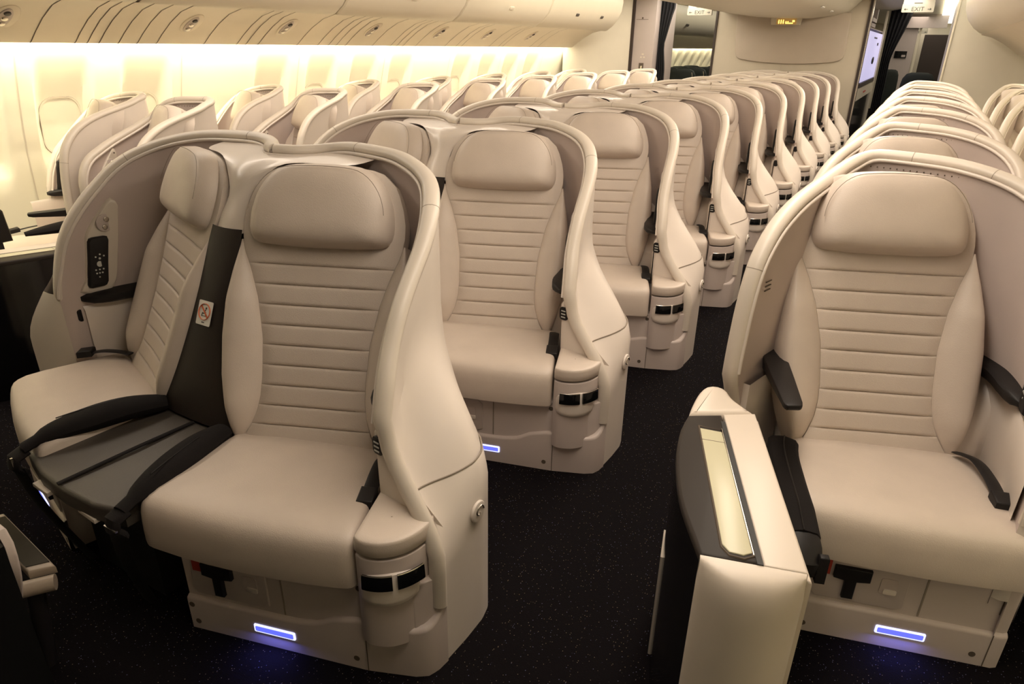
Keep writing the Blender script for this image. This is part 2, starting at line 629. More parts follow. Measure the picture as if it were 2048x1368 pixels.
# overhead bins, left
BINP = [(-2.17, 1.662), (-2.14, 1.672), (-2.07, 1.72), (-2.00, 1.80), (-1.955, 1.90), (-1.94, 2.0), (-1.95, 2.10), (-2.05, 2.13)]
BINLAB = ['at the left edge of the picture', 'just right of the dark triangular gap', 'third along from the left edge', 'above the row of window shades in mid wall', 'last before the cabin end, with two latches']
ys = [1.15, 2.58, 4.13, 5.64, 7.27, 9.3]
for i in range(5):
    y0, y1 = ys[i] + 0.006, ys[i + 1] - 0.006
    e = empty('overhead_bin', (-2.1, (y0 + y1) / 2, 1.66), 'cream overhead bin along the left side, ' + BINLAB[i], 'overhead bin', 'left overhead bins')
    mb = MB()
    rows = []
    for y, ins in ((y0, 0.012), (y0 + 0.012, 0.0), (y1 - 0.012, 0.0), (y1, 0.012)):
        rows.append([V((x - ins, y, z + ins * 0.3)) for x, z in BINP] + [V((-2.5, y, 2.08)), V((-2.3, y, 1.68))])
    mb.grid(rows, cu=True, flip=True)
    mb.poly(rows[0])
    mb.poly(rows[-1], flip=True)
    mb.build('bin_door', M_BIN, e, origin=e.location)
    for yl in ((y0 + (y1 - y0) * 0.36, y0 + (y1 - y0) * 0.72) if i == 4 else ((y0 + y1) / 2,)):
        mb = MB()
        n = V((0.82, 0, -0.57))
        mb.prism(rrect(V((-1.995, yl, 1.808)) - n * 0.006, (0, 1, 0), (0.57, 0, 0.82), 0.085, 0.034, 0.015), n * 0.010, 0.003)
        l = mb.build('bin_latch', M_GREYBRN if i == 4 else M_BIN, e, origin=e.location)
# small dark wedge-shaped gap at the first joint
mb = MB()
mb.prism([V((-2.175, 2.55, 1.665)), V((-2.175, 2.63, 1.665)), V((-2.10, 2.595, 1.69))], (0, 0, 0.02))
mb.build('trim_24', M_SEAM)['kind'] = 'structure'
# bins of the next cabin and right side
mb = MB()
mb.grid([[V((x, y, z)) for x, z in BINP] for y in (10.9, 14, 18, Y2)], flip=True)
b = tag(mb.build('overhead_bin', M_BIN), 'grey green overhead bins seen through the left doorway', 'overhead bin')
mb = MB()
mb.box((-1.99, 12.3, 1.81), (0.02, 0, -0.014), (0, 0.1, 0), (0.02, 0, 0.03))
mb.build('bin_latch', M_GREYBRN, b)
mb = MB()
rows = [[V((-x - 0.02, y, z)) for x, z in BINP] for y in (Y0, 4, 9.6)]
mb.grid(rows)
mb.poly(rows[-1], flip=True)
tag(mb.build('overhead_bin', M_BIN), 'cream overhead bin bank along the right side at the top right corner', 'overhead bin')

# centre bins over the middle seats
CB = [(-1.2, 2.13), (-1.10, 1.98), (-0.92, 1.935), (-0.6, 1.895), (-0.2, 1.872), (0.15, 1.872), (0.42, 1.905), (0.62, 1.96), (0.78, 2.13)]
mb = MB()
mb.grid([[V((x, y, z)) for x, z in CB] for y in (3.0, 5, 7, 9, 11.15)], flip=True)
mb.poly([V((x, 3.0, z)) for x, z in CB])
cb = tag(mb.build('overhead_bin', M_CEIL), 'rounded centre overhead bin bank above the middle seats', 'overhead bin')
for y, x in ((10.2, 0.50), (9.2, 0.52)):
    mb = MB()
    mb.prism(rrect(V((x, y, 1.925)), (0, 1, 0), (0.93, 0, 0.37), 0.16, 0.03, 0.012), (0.003, 0, -0.008), 0.002)
    mb.build('bin_latch', M_WHITE, cb)

# ------------------------------------------------------------------ bulkhead, monuments, next cabin
YB = 11.17
mb = MB()
mb.box((-1.17, YB, 0), (2.03, 0, 0), (0, 0.10, 0), (0, 0, 2.16))
struct(mb, 'wall_center', M_BULK)
mb = MB()
pts = [(-0.885, 1.935), (-0.86, 1.55), (-0.845, 1.43), (-0.82, 1.36), (-0.77, 1.33), (-0.6, 1.305), (-0.4, 1.288), (-0.1, 1.278), (0.15, 1.283), (0.36, 1.297), (0.52, 1.315), (0.60, 1.335), (0.645, 1.37), (0.66, 1.43), (0.655, 1.6), (0.65, 1.945)]
mb.prism([V((x, YB, z)) for x, z in pts], (0, -0.03, 0), 0.012)
tag(mb.build('bulkhead_panel', M_ART), 'large taupe inset panel with rounded lower corners on the centre bulkhead', 'panel')
for x, nm in ((-1.19, 'trim_25'), (0.86, 'trim_26')):
    mb = MB()
    mb.box((x, YB - 0.03, 0), (0.028, 0, 0), (0, 0.16, 0), (0, 0, 2.14))
    struct(mb, nm, M_DARKTRIM)
mb = MB()
mb.box((0.892, YB - 0.02, 0), (0.016, 0, 0), (0, 0.12, 0), (0, 0, 2.12))
struct(mb, 'trim_27', M_CHROME)
mb = MB()
mb.box((-0.165, YB - 0.003, 1.15), (0.006, 0, 0), (0, 0.002, 0), (0, 0, 0.13))
struct(mb, 'trim_28', M_ART)

# lit lavatory sign hanging from the centre bin
e = empty('lavatory_sign', (-0.165, 10.98, 1.84), 'small amber lit lavatory sign hanging over the centre bulkhead panel', 'sign')
mb = MB()
mb.prism([V((-0.21, 0, 0.05)), V((0.21, 0, 0.05)), V((0.19, 0, -0.052)), V((-0.19, 0, -0.052))], (0, 0.08, 0))
mb.build('sign_box', M_MONU, e)
mb = MB()
mb.box((-0.125, -0.004, -0.045), (0.27, 0, 0), (0, 0.004, 0), (0, 0, 0.075))
mb.build('lit_panel', M_AMBERP, e)
mb = MB()
for x in (-0.09, -0.06, -0.03):
    mb.prism([V((0, -0.006, 0)) + q for q in circle((x, 0, 0.008), (1, 0, 0), (0, 0, 1), 0.007, 10)], (0, 0.002, 0))
    mb.box((x - 0.007, -0.006, -0.036), (0.014, 0, 0), (0, 0.002, 0), (0, 0, 0.035))
mb.box((0.0, -0.006, -0.036), (0.10, 0, 0), (0, 0.002, 0), (0, 0, 0.012))
mb.box((0.0, -0.006, -0.030), (0.012, 0, 0), (0, 0.002, 0), (0, 0, 0.025))
mb.box((0.09, -0.006, -0.015), (0.030, 0, 0), (0, 0.002, 0), (0, 0, 0.022))
mb.prism([V((0, -0.006, 0)) + q for q in circle((0.032, 0, -0.012), (1, 0, 0), (0, 0, 1), 0.008, 10)], (0, 0.002, 0))
mb.build('lavatory_symbols', M_AMBER, e)


def exit_sign(loc, sc, label):
    e = empty('exit_sign', loc, label, 'sign')
    mb = MB()
    mb.prism(rrect((0, 0, 0), (1, 0, 0), (0, 0, 1), 0.35 * sc, 0.095 * sc, 0.012), (0, 0.045, 0), 0.006)
    mb.build('sign_box', M_SIGN, e)
    mb = MB()
    mb.box((-0.17 * sc, 0.01, 0.04 * sc), (0.34 * sc, 0, 0), (0, 0.03, 0), (0, 0, 0.06))
    mb.build('mount', M_SIGN, e)
    mb = MB()
    mb.box((-0.05 * sc, 0.005, 0.052 * sc), (0.09 * sc, 0, 0), (0, 0.01, 0), (0, 0, 0.008))
    mb.build('mount_slot', M_PRINT, e)
    text_mesh('EXIT', 0.068 * sc, M_PRINT, e, (0, -0.0012, -0.013 * sc), (1, 0, 0), (0, 0, 1), 'exit_lettering')
    for s in (-1, 1):
        mb = MB()
        x = s * 0.125 * sc
        z = -0.013 * sc
        mb.box((x - 0.018 * sc, -0.002, z - 0.003 * sc), (0.036 * sc, 0, 0), (0, 0.002, 0), (0, 0, 0.006 * sc))
        mb.prism([V((x + s * 0.024 * sc, -0.002, z)), V((x + s * 0.006 * sc, -0.002, z + 0.015 * sc)), V((x + s * 0.010 * sc, -0.002, z)), V((x + s * 0.006 * sc, -0.002, z - 0.015 * sc))], (0, 0.002, 0))
        mb.build('exit_arrow', M_PRINT, e)
    return e


exit_sign((-1.265, 10.5, 1.945), 1.0, 'EXIT sign with two arrows over the left aisle doorway')
exit_sign((1.445, 10.5, 1.965), 1.0, 'EXIT sign with two arrows over the right aisle, the larger right one')
exit_sign((1.33, 20.0, 1.90), 1.0, 'small distant EXIT sign far down the right aisle')

# left monument: oblique face, trim strip and closet end panel
A, B = V((-2.70, 9.10, 0)), V((-2.105, 10.1, 0))
mb = MB()
mb.grid([[A, B], [A + V((0, 0, 1.70)), B + V((0, 0, 1.70))], [A + V((0.1, 0.17, 2.2)), B + V((0, 0, 2.2))]])
struct(mb, 'wall_closet', M_MONU)
mb = MB()
mb.box((-2.112, 10.085, 0), (0.035, 0, 0), (0, 0.05, 0), (0, 0, 2.16))
struct(mb, 'trim_29', M_DARKTRIM)
e = empty('closet', (-1.92, 10.12, 0), 'mauve grey closet end panel beside the left aisle doorway', 'closet')
mb = MB()
mb.box((-0.155, 0, 0), (0.31, 0, 0), (0, 0.9, 0), (0, 0, 2.08))
mb.build('end_panel', M_MAUVEP, e)
mb = MB()
mb.box((-0.135, -0.002, 1.83), (0.18, 0, 0), (0, 0.002, 0), (0, 0, 0.005))
mb.build('panel_joint', M_SEAM, e)
mb = MB()
mb.prism([V((0, -0.004, 0)) + q for q in circle((-0.04, 0, 1.85), (1, 0, 0), (0, 0, 1), 0.012, 10)], (0, 0.004, 0))
mb.build('lock', M_SEAM, e)
mb = MB()
mb.box((-0.04, -0.006, 1.13), (0.07, 0, 0), (0, 0.006, 0), (0, 0, 0.13))
hd = mb.build('handle_recess', M_SEAM, e)
mb = MB()
mb.prism(rrect((0.0, -0.007, 1.19), (1, 0, 0), (0, 0, 1), 0.03, 0.07, 0.01), (0, -0.012, 0), 0.004)
mb.build('handle', M_CHROME, hd)
mb = MB()
for x, z, w in ((-0.01, 1.37, 0.03), (-0.03, 1.33, 0.025), (0.015, 1.33, 0.025)):
    mb.box((x, -0.0015, z), (w, 0, 0), (0, 0.001, 0), (0, 0, 0.016))
mb.build('placard', M_MONU, e)


def curtain(name, x0, x1, y, z0, z1, folds, label, gather=None):
    mb = MB()
    rows = []
    nz, nx = 24, folds * 8
    for i in range(nz + 1):
        z = lerp(z0, z1, i / nz)
        row = []
        for k in range(nx + 1):
            t = k / nx
            a0, a1 = x0, x1
            if gather:
                g = gather(z)
                a0, a1 = lerp(x0, x1, g[0]), lerp(x0, x1, g[1])
            row.append(V((lerp(a0, a1, t), y + 0.025 * math.sin(t * folds * 2 * math.pi), z)))
        rows.append(row)
    mb.grid(rows)
    mb.grid([[p + V((0, 0.006, 0)) for p in r] for r in rows], flip=True)
    return tag(mb.build(name, M_CURTAIN), label, 'curtain')


curtain('curtain', -1.76, -1.55, 10.3, 0.0, 2.16, 4, 'black curtain tied back at the left aisle doorway', lambda z: (0.0, interp(z, [0.0, 1.2, 1.45, 1.5, 1.9, 2.0], [0.75, 0.62, 0.45, 0.42, 0.85, 1.0])))
curtain('curtain', 0.93, 1.30, 14.75, 0.0, 2.16, 5, 'black curtain tied back beside the galley in the right aisle', lambda z: (0.0, interp(z, [0.0, 1.0, 1.3, 1.5, 1.8, 2.16], [0.42, 0.42, 0.40, 0.5, 0.75, 1.0])))

# galley in the side of the centre monument, seen through the right aisle
e = empty('galley', (0.9, 11.3, 0), 'galley niche with violet lit door panel and dark shelf beside the right aisle', 'galley')
mb = MB()
mb.box((-0.65, 0.0, 0), (0.02, 0, 0), (0, 3.2, 0), (0, 0, 2.1))
mb.build('back_panel', M_SEAM, e)
mb = MB()
mb.box((-0.02, 0.1, 1.05), (0.02, 0, 0), (0, 2.9, 0), (0, 0, 0.68))
dp = mb.build('door_panel', M_VIOLET, e)
mb = MB()
mb.prism(circle((0.001, 1.75, 1.33), (0, 1, 0), (0, 0, 1), 0.16, 20, rv=0.055), (0.012, 0, 0), 0.004)
mb.build('round_dial', M_GLOSS, dp)
mb = MB()
mb.box((0.0, 1.2, 1.645), (0.004, 0, 0), (0, 0.6, 0), (0, 0, 0.02))
mb.box((0.0, 2.1, 1.55), (0.01, 0, 0), (0, 0.15, 0), (0, 0, 0.04))
mb.build('latch', M_GREYBRN, dp)
mb = MB()
mb.box((-0.02, 0.1, 0.98), (0.03, 0, 0), (0, 2.9, 0), (0, 0, 0.06))
mb.build('counter_edge', M_DARKTRIM, e)
mb = MB()
mb.box((-0.02, 0.1, 0.80), (0.02, 0, 0), (0, 2.9, 0), (0, 0, 0.17))
dr = mb.build('drawer', M_MONU, e)
mb = MB()
mb.box((0.0, 1.2, 0.87), (0.01, 0, 0), (0, 0.4, 0), (0, 0, 0.02))
mb.build('drawer_handle', M_RED, dr)
mb = MB()
mb.box((-0.03, 0.1, 0.0), (0.02, 0, 0), (0, 2.9, 0), (0, 0, 0.79))
mb.build('cart_bay', M_GLOSS, e)
mb = MB()
mb.box((-0.3, 0.2, 1.76), (0.3, 0, 0), (0, 2.8, 0), (0, 0, 0.012))
mb.build('shelf', M_MAUVEP, e)
mb = MB()
for (y0, w, z0, h) in ((0.5, 0.7, 1.79, 0.05), (0.5, 0.8, 1.86, 0.05), (1.2, 0.12, 1.9, 0.14)):
    mb.box((-0.2, y0, z0), (0.18, 0, 0), (0, w, 0), (0, 0, h))
mb.build('shelf_bracket', M_MAUVEP, e)
mb = MB()
mb.box((-0.01, 3.0, 0), (0.03, 0, 0), (0, 0.12, 0), (0, 0, 2.1))
mb.build('end_post', M_MONU, e)

# right monument
mb = MB()
mb.box((1.88, 10.3, 0), (1.05, 0, 0), (0, 3.5, 0), (0, 0, 2.2))
struct(mb, 'wall_closet_right', M_MONU)
mb = MB()
mb.box((1.862, 10.28, 0), (0.02, 0, 0), (0, 0.06, 0), (0, 0, 2.14))
struct(mb, 'trim_30', M_BIN)
# far cabin beyond the right aisle
mb = MB()
mb.box((0.95, 17.0, 0), (0.42, 0, 0), (0, 0.1, 0), (0, 0, 1.95))
mb.box((0.95, 16.9, 1.9), (0.9, 0, 0), (0, 0.1, 0), (0, 0, 0.25))
struct(mb, 'wall_far', M_MAUVEP)
mb = MB()
mb.box((1.04, 16.97, 1.34), (0.22, 0, 0), (0, 0.03, 0), (0, 0, 0.13))
sc_ = tag(mb.build('wall_screen', M_GLOSS), 'small dark screen on the far wall of the right aisle', 'screen')
mb = MB()
mb.box((1.17, 16.965, 1.36), (0.07, 0, 0), (0, 0.005, 0), (0, 0, 0.04))
mb.build('label', M_MAUVEP, sc_)
mb = MB()
mb.box((1.39, 17.0, 0), (0.04, 0, 0), (0, 0.3, 0), (0, 0, 1.95))
struct(mb, 'trim_31', M_BIN)
mb = MB()
mb.box((1.45, 21.0, 0), (0.6, 0, 0), (0, 0.1, 0), (0, 0, 1.85))
struct(mb, 'wall_far_dark', M_DARKTRIM)


def dark_seat(loc, label, group=None, w=0.46):
    e = empty('economy_seat', loc, label, 'seat', group)
    mb = MB()
    ol = [V((x * w, 0, z)) for x, z in ((-0.5, 0.45), (-0.5, 0.95), (-0.47, 1.05), (-0.38, 1.12), (-0.25, 1.145), (0, 1.15), (0.25, 1.145), (0.38, 1.12), (0.47, 1.05), (0.5, 0.95), (0.5, 0.45))]
    mb.pillow(ol, (0, -1, 0), 0.05, back=0.07)
    mb.build('backrest', M_SEATDK, e)
    mb = MB()
    mb.box((-w / 2, -0.45, 0.32), (w, 0, 0), (0, 0.45, 0), (0, 0, 0.13), 0.03)
    mb.build('seat_cushion', M_SEATDK, e)
    for s in (-1, 1):
        mb = MB()
        mb.box((s * w / 2 - 0.02, -0.4, 0), (0.04, 0, 0), (0, 0.36, 0), (0, 0, 0.33))
        mb.build('leg', M_BLACK, e)
    return e


for k, (x, y) in enumerate(((-2.32, 11.9), (-2.35, 12.7), (-2.38, 13.5), (-2.4, 14.3), (-1.84, 11.9), (-1.87, 12.7), (-1.9, 13.5), (-1.92, 14.3))):
    d = dark_seat((x, y, 0), 'dark economy seat in the next cabin seen through the left doorway', 'dark seats beyond the left doorway')
    if k in (4, 5):
        mb = MB()
        mb.tube([V((0.20, -0.075, 0.95)), V((0.20, -0.08, 1.05)), V((0.185, -0.075, 1.10))], 0.006, n=6)
        mb.build('chrome_trim', M_CHROME, d)
dark_seat((1.10, 15.6, 0), 'dark seat left of the far aisle beyond the right doorway', w=0.3)
dark_seat((1.60, 13.9, 0), 'dark seat right of the far aisle beyond the right doorway', w=0.5)

# ------------------------------------------------------------------ the seats
AL, LE = R(22.1), R(23.42)
CR = V((0.383, 1.177, 0.414))                    # mid of the crease between back and cushion
U_ = V((math.cos(AL), math.sin(AL), 0))
B_ = V((-math.sin(AL), math.cos(AL), 0))
VV = B_ * math.sin(LE) + V((0, 0, math.cos(LE)))   # up along the backrest
NN = -B_ * math.cos(LE) + V((0, 0, math.sin(LE)))  # out of the backrest


def BP(u, v, h=0.0):
    return CR + U_ * u + VV * v + NN * h


TD = V((0.15 - (-0.014), 1.68 - 1.05, 0)).normalized()   # rearwards along the tail wing
P0 = V((0.15, 1.68, 0))
NOSE_RIM = [(0.21, 1.652, 1.180), (0.31, 1.642, 1.180), (0.42, 1.62, 1.176), (0.50, 1.588, 1.166), (0.57, 1.552, 1.150), (0.625, 1.51, 1.130), (0.67, 1.455, 1.103), (0.705, 1.395, 1.062), (0.724, 1.335, 1.008), (0.735, 1.265, 0.943), (0.745, 1.205, 0.88), (0.757, 1.15, 0.80), (0.775, 1.105, 0.73), (0.788, 1.07, 0.655)]
LEFT_RIM = NOSE_RIM[:8] + [(0.728, 1.335, 1.008), (0.742, 1.28, 0.955), (0.755, 1.225, 0.885), (0.765, 1.19, 0.81), (0.772, 1.168, 0.73), (0.778, 1.158, 0.655)]
MID_RIM = NOSE_RIM[:9] + [(0.737, 1.265, 0.955), (0.743, 1.19, 0.905), (0.748, 1.10, 0.86), (0.751, 1.00, 0.80), (0.752, 0.92, 0.72), (0.752, 0.89, 0.62)]
WIN_RIM = [(0.21, 1.652, 1.180), (0.31, 1.642, 1.176), (0.42, 1.62, 1.160), (0.50, 1.595, 1.135), (0.57, 1.56, 1.095), (0.62, 1.515, 1.045), (0.65, 1.455, 0.985), (0.66, 1.39, 0.925), (0.663, 1.325, 0.865), (0.664, 1.28, 0.80), (0.664, 1.25, 0.735), (0.664, 1.225, 0.65)]
LOW_RIM = [(0.21, 1.652, 1.180), (0.31, 1.642, 1.178), (0.42, 1.62, 1.172), (0.49, 1.59, 1.155), (0.54, 1.56, 1.12), (0.575, 1.52, 1.08), (0.590, 1.46, 1.05), (0.588, 1.38, 1.02), (0.570, 1.26, 0.98), (0.550, 1.17, 0.945), (0.535, 1.08, 0.895), (0.525, 1.03, 0.81), (0.522, 1.02, 0.70)]
CENTER_RIM = [(0.0, 1.535, 1.170), (0.045, 1.565, 1.167), (0.09, 1.61, 1.168), (0.14, 1.642, 1.174)]


def tailp(a, z):
    p = P0 - TD * a
    return (p.x, p.y, z)


TAIL_RIM = [tailp(0.722, 0.62), tailp(0.717, 0.72), tailp(0.702, 0.84), tailp(0.677, 0.93), tailp(0.64, 0.985), tailp(0.58, 1.035), tailp(0.5, 1.072), tailp(0.4, 1.10), tailp(0.2, 1.138), (0.128, 1.562, 1.157), (0.158, 1.625, 1.170)]
TH = 0.036


def make_shell(kind):
    """returns rim stations, plan normals and functions for the outer and inner skins."""
    if kind == 'center':
        ctl = CENTER_RIM + NOSE_RIM
    elif kind == 'left':
        ctl = CENTER_RIM + LEFT_RIM
    elif kind == 'mid':
        ctl = TAIL_RIM + MID_RIM
    elif kind == 'window':
        ctl = TAIL_RIM + WIN_RIM
    else:
        ctl = TAIL_RIM + LOW_RIM
    n = 64 if kind in ('center', 'left') else 92
    st = catmull(ctl, n)
    plan = [V((p.x, p.y, 0)) for p in st]
    nor = []
    for i in range(n):
        t = plan[min(i + 1, n - 1)] - plan[max(i - 1, 0)]
        if t.length < 1e-6:
            t = plan[min(i + 3, n - 1)] - plan[max(i - 3, 0)]
        t.normalize()
        nor.append(V((t.y, -t.x, 0)))
    if kind in ('center', 'left'):
        nor[0] = V((0, -1, 0))
    # smooth the normals
    for _ in range(3):
        nor = [nor[0]] + [(nor[i - 1] + nor[i] * 2 + nor[i + 1]).normalized() for i in range(1, n - 1)] + [nor[-1]]
    return st, plan, nor


def lower_plan(kind, st, i):
    n = len(st)
    p = st[i]
    s = i / (n - 1)
    if kind == 'left':
        xs = [0, 0.35, 0.52, 0.60, 0.66, 0.72, 0.79, 0.88, 1.0]
        return V((interp(s, xs, [0.02, 0.62, 0.80, 0.875, 0.925, 0.945, 0.95, 0.945, 0.935]),
                  interp(s, xs, [1.30, 1.31, 1.31, 1.302, 1.28, 1.255, 1.22, 1.16, 1.09]), 0))
    if kind == 'center':
        xs = [0, 0.35, 0.52, 0.60, 0.66, 0.72, 0.79, 0.88, 1.0]
        return V((interp(s, xs, [0.02, 0.62, 0.80, 0.875, 0.925, 0.952, 0.962, 0.962, 0.957]),
                  interp(s, xs, [1.30, 1.31, 1.31, 1.302, 1.28, 1.245, 1.20, 1.12, 1.03]), 0))
    # separate seats: draw the back in, keep the wings almost straight
    k = sstep((p.y - 1.25) / 0.3)
    x = p.x + (0.06 if (kind == 'window' and p.x > 0.5) else 0.0) * (1 - k)
    return V((lerp(x, min(max(x, 0.02), 0.66), k), lerp(p.y, 1.28, k), 0))


def recede(kind, p, z):
    """the front edge of the tail wing runs back towards the floor."""
    if kind in ('center', 'left') or p.x > 0.30:
        return V()
    a = (P0 - p).dot(TD)
    return TD * (interp(z, [0.0, 0.25, 0.42, 0.53, 0.62], [0.13, 0.12, 0.09, 0.04, 0.0]) * sstep((a - 0.25) / 0.45))


def shell_meshes(kind):
    st, plan, nor = make_shell(kind)
    n = len(st)
    zb = 0.0
    fr = [0, 0.02, 0.05, 0.1, 0.16, 0.22, 0.28, 0.34, 0.40, 0.46, 0.52, 0.58, 0.64, 0.70, 0.76, 0.82, 0.90, 1.0]
    outer = []
    for f in fr:
        row = []
        for i in range(n):
            s = i / (n - 1)
            z = lerp(st[i].z, zb, f)
            if kind == 'center':
                k = sstep((s - 0.72) / 0.28)
                zh, zl = lerp(0.80, 0.625, k), lerp(0.47, 0.34, k)
            elif kind == 'left':
                zh, zl = 0.80, 0.45
            else:
                zh, zl = 0.72, 0.40
            g = sstep((zh - z) / (zh - zl))
            lp = lower_plan(kind, st, i)
            q = plan[i].lerp(lp, g)
            q = q + recede(kind, plan[i], z)
            row.append(V((q.x, q.y, z)))
        outer.append(row)
    inner = []
    zi = 0.20
    for f in [k / 14 for k in range(15)]:
        row = []
        for i in range(n):
            q = plan[i] + nor[i] * TH
            z = lerp(st[i].z, zi, f)
            if kind in ('center', 'left') and i < 10:
                q.x = max(q.x, 0.0)
            q = q + recede(kind, plan[i], z)
            row.append(V((q.x, q.y, z)))
        inner.append(row)
    return st, plan, nor, outer, inner


def IX(prof, y, off=0.0):
    """x of the inner nose wing skin at depth y."""
    return interp(y, [p[0] for p in prof], [p[1] for p in prof]) - off


def ring_outline(n, fu, fv):
    return [(fu(2 * math.pi * k / n), fv(2 * math.pi * k / n)) for k in range(n)]


HR_OUT = [(-0.185, 0.5683), (-0.1, 0.5625), (0.0, 0.5613), (0.1, 0.5625), (0.185, 0.5683), (0.205, 0.5798), (0.215, 0.6024), (0.217, 0.634), (0.212, 0.6772), (0.197, 0.7204), (0.172, 0.7587), (0.142, 0.7846), (0.1, 0.799), (0.0, 0.8047), (-0.1, 0.799), (-0.142, 0.7846), (-0.172, 0.7587), (-0.197, 0.7204), (-0.212, 0.6772), (-0.217, 0.634), (-0.215, 0.6024), (-0.205, 0.5798)]
QV = [0.5082, 0.4487, 0.3892, 0.3298, 0.2703, 0.2108, 0.1513, 0.0918, 0.034]
SEAMV = [-0.0347, 0.0231, 0.0693, 0.1155, 0.1732, 0.2888, 0.4042, 0.4851, 0.5428, 0.5775]
SEAMU = [0.215, 0.185, 0.168, 0.160, 0.158, 0.164, 0.186, 0.212, 0.236, 0.245]
OUTU = [0.225, 0.247, 0.262, 0.272, 0.282, 0.288, 0.281, 0.268, 0.256, 0.250]


def build_seat(kind, s, label, detail=True):
    """one seat in its canonical place (right-facing at s=1, mirrored at s=-1); root at the base."""
    org = V((0.55, 1.05, 0))
    root = empty('airline_seat', (s * org.x, org.y, 0), label, 'seat', 'cream cabin seats')
    O = V((s * org.x, org.y, 0))
    mir = s < 0

    def bd(mb, name, m, parent=root, **k):
        return mb.build(name, m, parent, origin=O, mirror=mir, **k)

    st, plan, nor, outer, inner = shell_meshes(kind)
    n = len(st)
    # --- hard shell
    mb = MB()
    mb.grid(outer)
    # closure at the front edge of the nose wing
    zi = [outer[k][-1] for k in range(len(outer))]
    fi = plan[-1] + nor[-1] * TH
    cl = []
    for p in zi:
        if p.z < 0.2:
            break
        cl.append([p, V((lerp(p.x, fi.x, 0.5), lerp(p.y, fi.y, 0.5) - 0.004, p.z)), V((fi.x, fi.y, p.z))])
    mb.grid(cl)
    if kind not in ('center', 'left'):
        zi = [outer[k][0] for k in range(len(outer))]
        mb.grid([[V((p.x, p.y, p.z)) + nor[0] * TH, p] for p in zi if p.z > 0.15])
    shell = bd(mb, 'shell', M_SHELL)
    # --- liner (inner skin) with the lower plastic lining
    mb = MB()
    mb.grid(inner, flip=True)
    bd(mb, 'shell_liner', M_LINER)
    # --- rim
    mb = MB()
    path = [st[i] + nor[i] * (TH / 2) + V((0, 0, 0.002)) for i in range(n)]
    ups = [nor[i] for i in range(n)]
    rn = [0.024] * n
    rb = [0.017] * n
    if kind == 'center':
        # run down the flared front edge to the shelf
        tail = []
        for z in (0.62, 0.585, 0.55, 0.515, 0.48, 0.44, 0.40, 0.35, 0.30, 0.25, 0.20):
            g = sstep((0.625 - z) / (0.625 - 0.34))
            q = plan[-1].lerp(lower_plan(kind, st, n - 1), g)
            tail.append(V((q.x - 0.006, q.y - 0.008, z)))
        path += tail
        ups += [V((-0.9, -0.3, 0))] * len(tail)
        rn += [0.022] * len(tail)
        rb += [0.016] * len(tail)
    elif kind == 'left':
        e1 = path[-1]
        tail = [V((e1.x + 0.004, e1.y + 0.010, 0.62)), V((e1.x + 0.004, e1.y + 0.028, 0.585)), V((e1.x + 0.003, e1.y + 0.026, 0.53)), V((e1.x, e1.y + 0.018, 0.47)), V((e1.x, e1.y + 0.015, 0.42)), V((e1.x, e1.y + 0.015, 0.34))]
        path += tail
        ups += [nor[-1]] * 6
        rn += [0.022] * 6
        rb += [0.016] * 6
    else:
        e0 = st[0] + nor[0] * TH / 2
        zs_ = (0.585, 0.55, 0.51, 0.46, 0.40, 0.32, 0.24)
        d0 = [V((e0.x, e0.y, z)) + recede(kind, plan[0], z) for z in zs_]
        m_ = len(d0)
        path = d0[::-1] + path
        ups = [nor[0]] * m_ + ups
        rn = [0.022] * m_ + rn
        rb = [0.016] * m_ + rb
        e1 = path[-1]
        path += [V((e1.x, e1.y, 0.6)), V((e1.x, e1.y + 0.01, 0.45))]
        ups += [nor[-1]] * 2
        rn += [0.02] * 2
        rb += [0.016] * 2
    mb.tube(path, rn, rb, n=14, up=ups)
    # inner bead that follows the rim
    rim = bd(mb, 'shell_rim', M_RIM, sharp=60)
    mb = MB()
    i0 = 0 if kind in ('center', 'left') else 1
    bead = [st[i] + nor[i] * (TH + 0.006) + V((0, 0, -0.012)) for i in range(i0, n)]
    mb.tube(bead, 0.006, n=8)
    bd(mb, 'inner_bead', M_SHELL, rim, sharp=60)
    if detail:
        for fq in ((0.22, 0.60) if kind in ('center', 'left') else (0.50, 0.60, 0.14)):
            mb = MB()
            i = int(fq * (n - 1))
            t = (st[i + 1] - st[i - 1]).normalized()
            c = st[i] + nor[i] * TH / 2 + V((0, 0, 0.002))
            mb.tube([c - t * 0.0009, c + t * 0.0009], 0.0243, 0.0173, n=14, up=[nor[i]] * 2)
            bd(mb, 'rim_joint', M_STITCH, rim)

    # inner nose wing profile (y -> x)
    pr = sorted([((plan[i] + nor[i] * TH).y, (plan[i] + nor[i] * TH).x) for i in range(n) if plan[i].x > 0.5 and plan[i].y < 1.5])
    low = kind == 'aisle'
    sep = kind not in ('center', 'left')

    # --- backrest panel with quilting
    vs = []
    vv = -0.03
    fine = []
    for q in QV:
        fine += [q - 0.010, q - 0.0045, q - 0.0018, q, q + 0.0018, q + 0.0045, q + 0.010]
    base = [-0.03 + 0.0149 * k for k in range(41)]
    vs = sorted(set(round(x, 5) for x in base + fine if x <= 0.575))
    nu = 22

    def quilt(v):
        d = min(abs(v - q) for q in QV)
        g = 0.0065 * math.exp(-(d / 0.0021) ** 2)
        if v > 0.53 or v < 0.02:
            b = 0.004
        else:
            b = 0.002 + 0.002 * (1 - math.exp(-d / 0.008))
        return b - g

    mb = MB()
    rows = []
    for v in vs:
        su = interp(v, SEAMV, SEAMU)
        row = []
        for k in range(nu + 1):
            a = -1 + 2 * k / nu
            e_ = 1 - abs(a) ** 8
            row.append(BP(a * su, v, (quilt(v)) * e_ + 0.008 * a * a - 0.006 * (abs(a) ** 10) + 0.006 * sstep((0.06 - v) / 0.08)))
        rows.append(row)
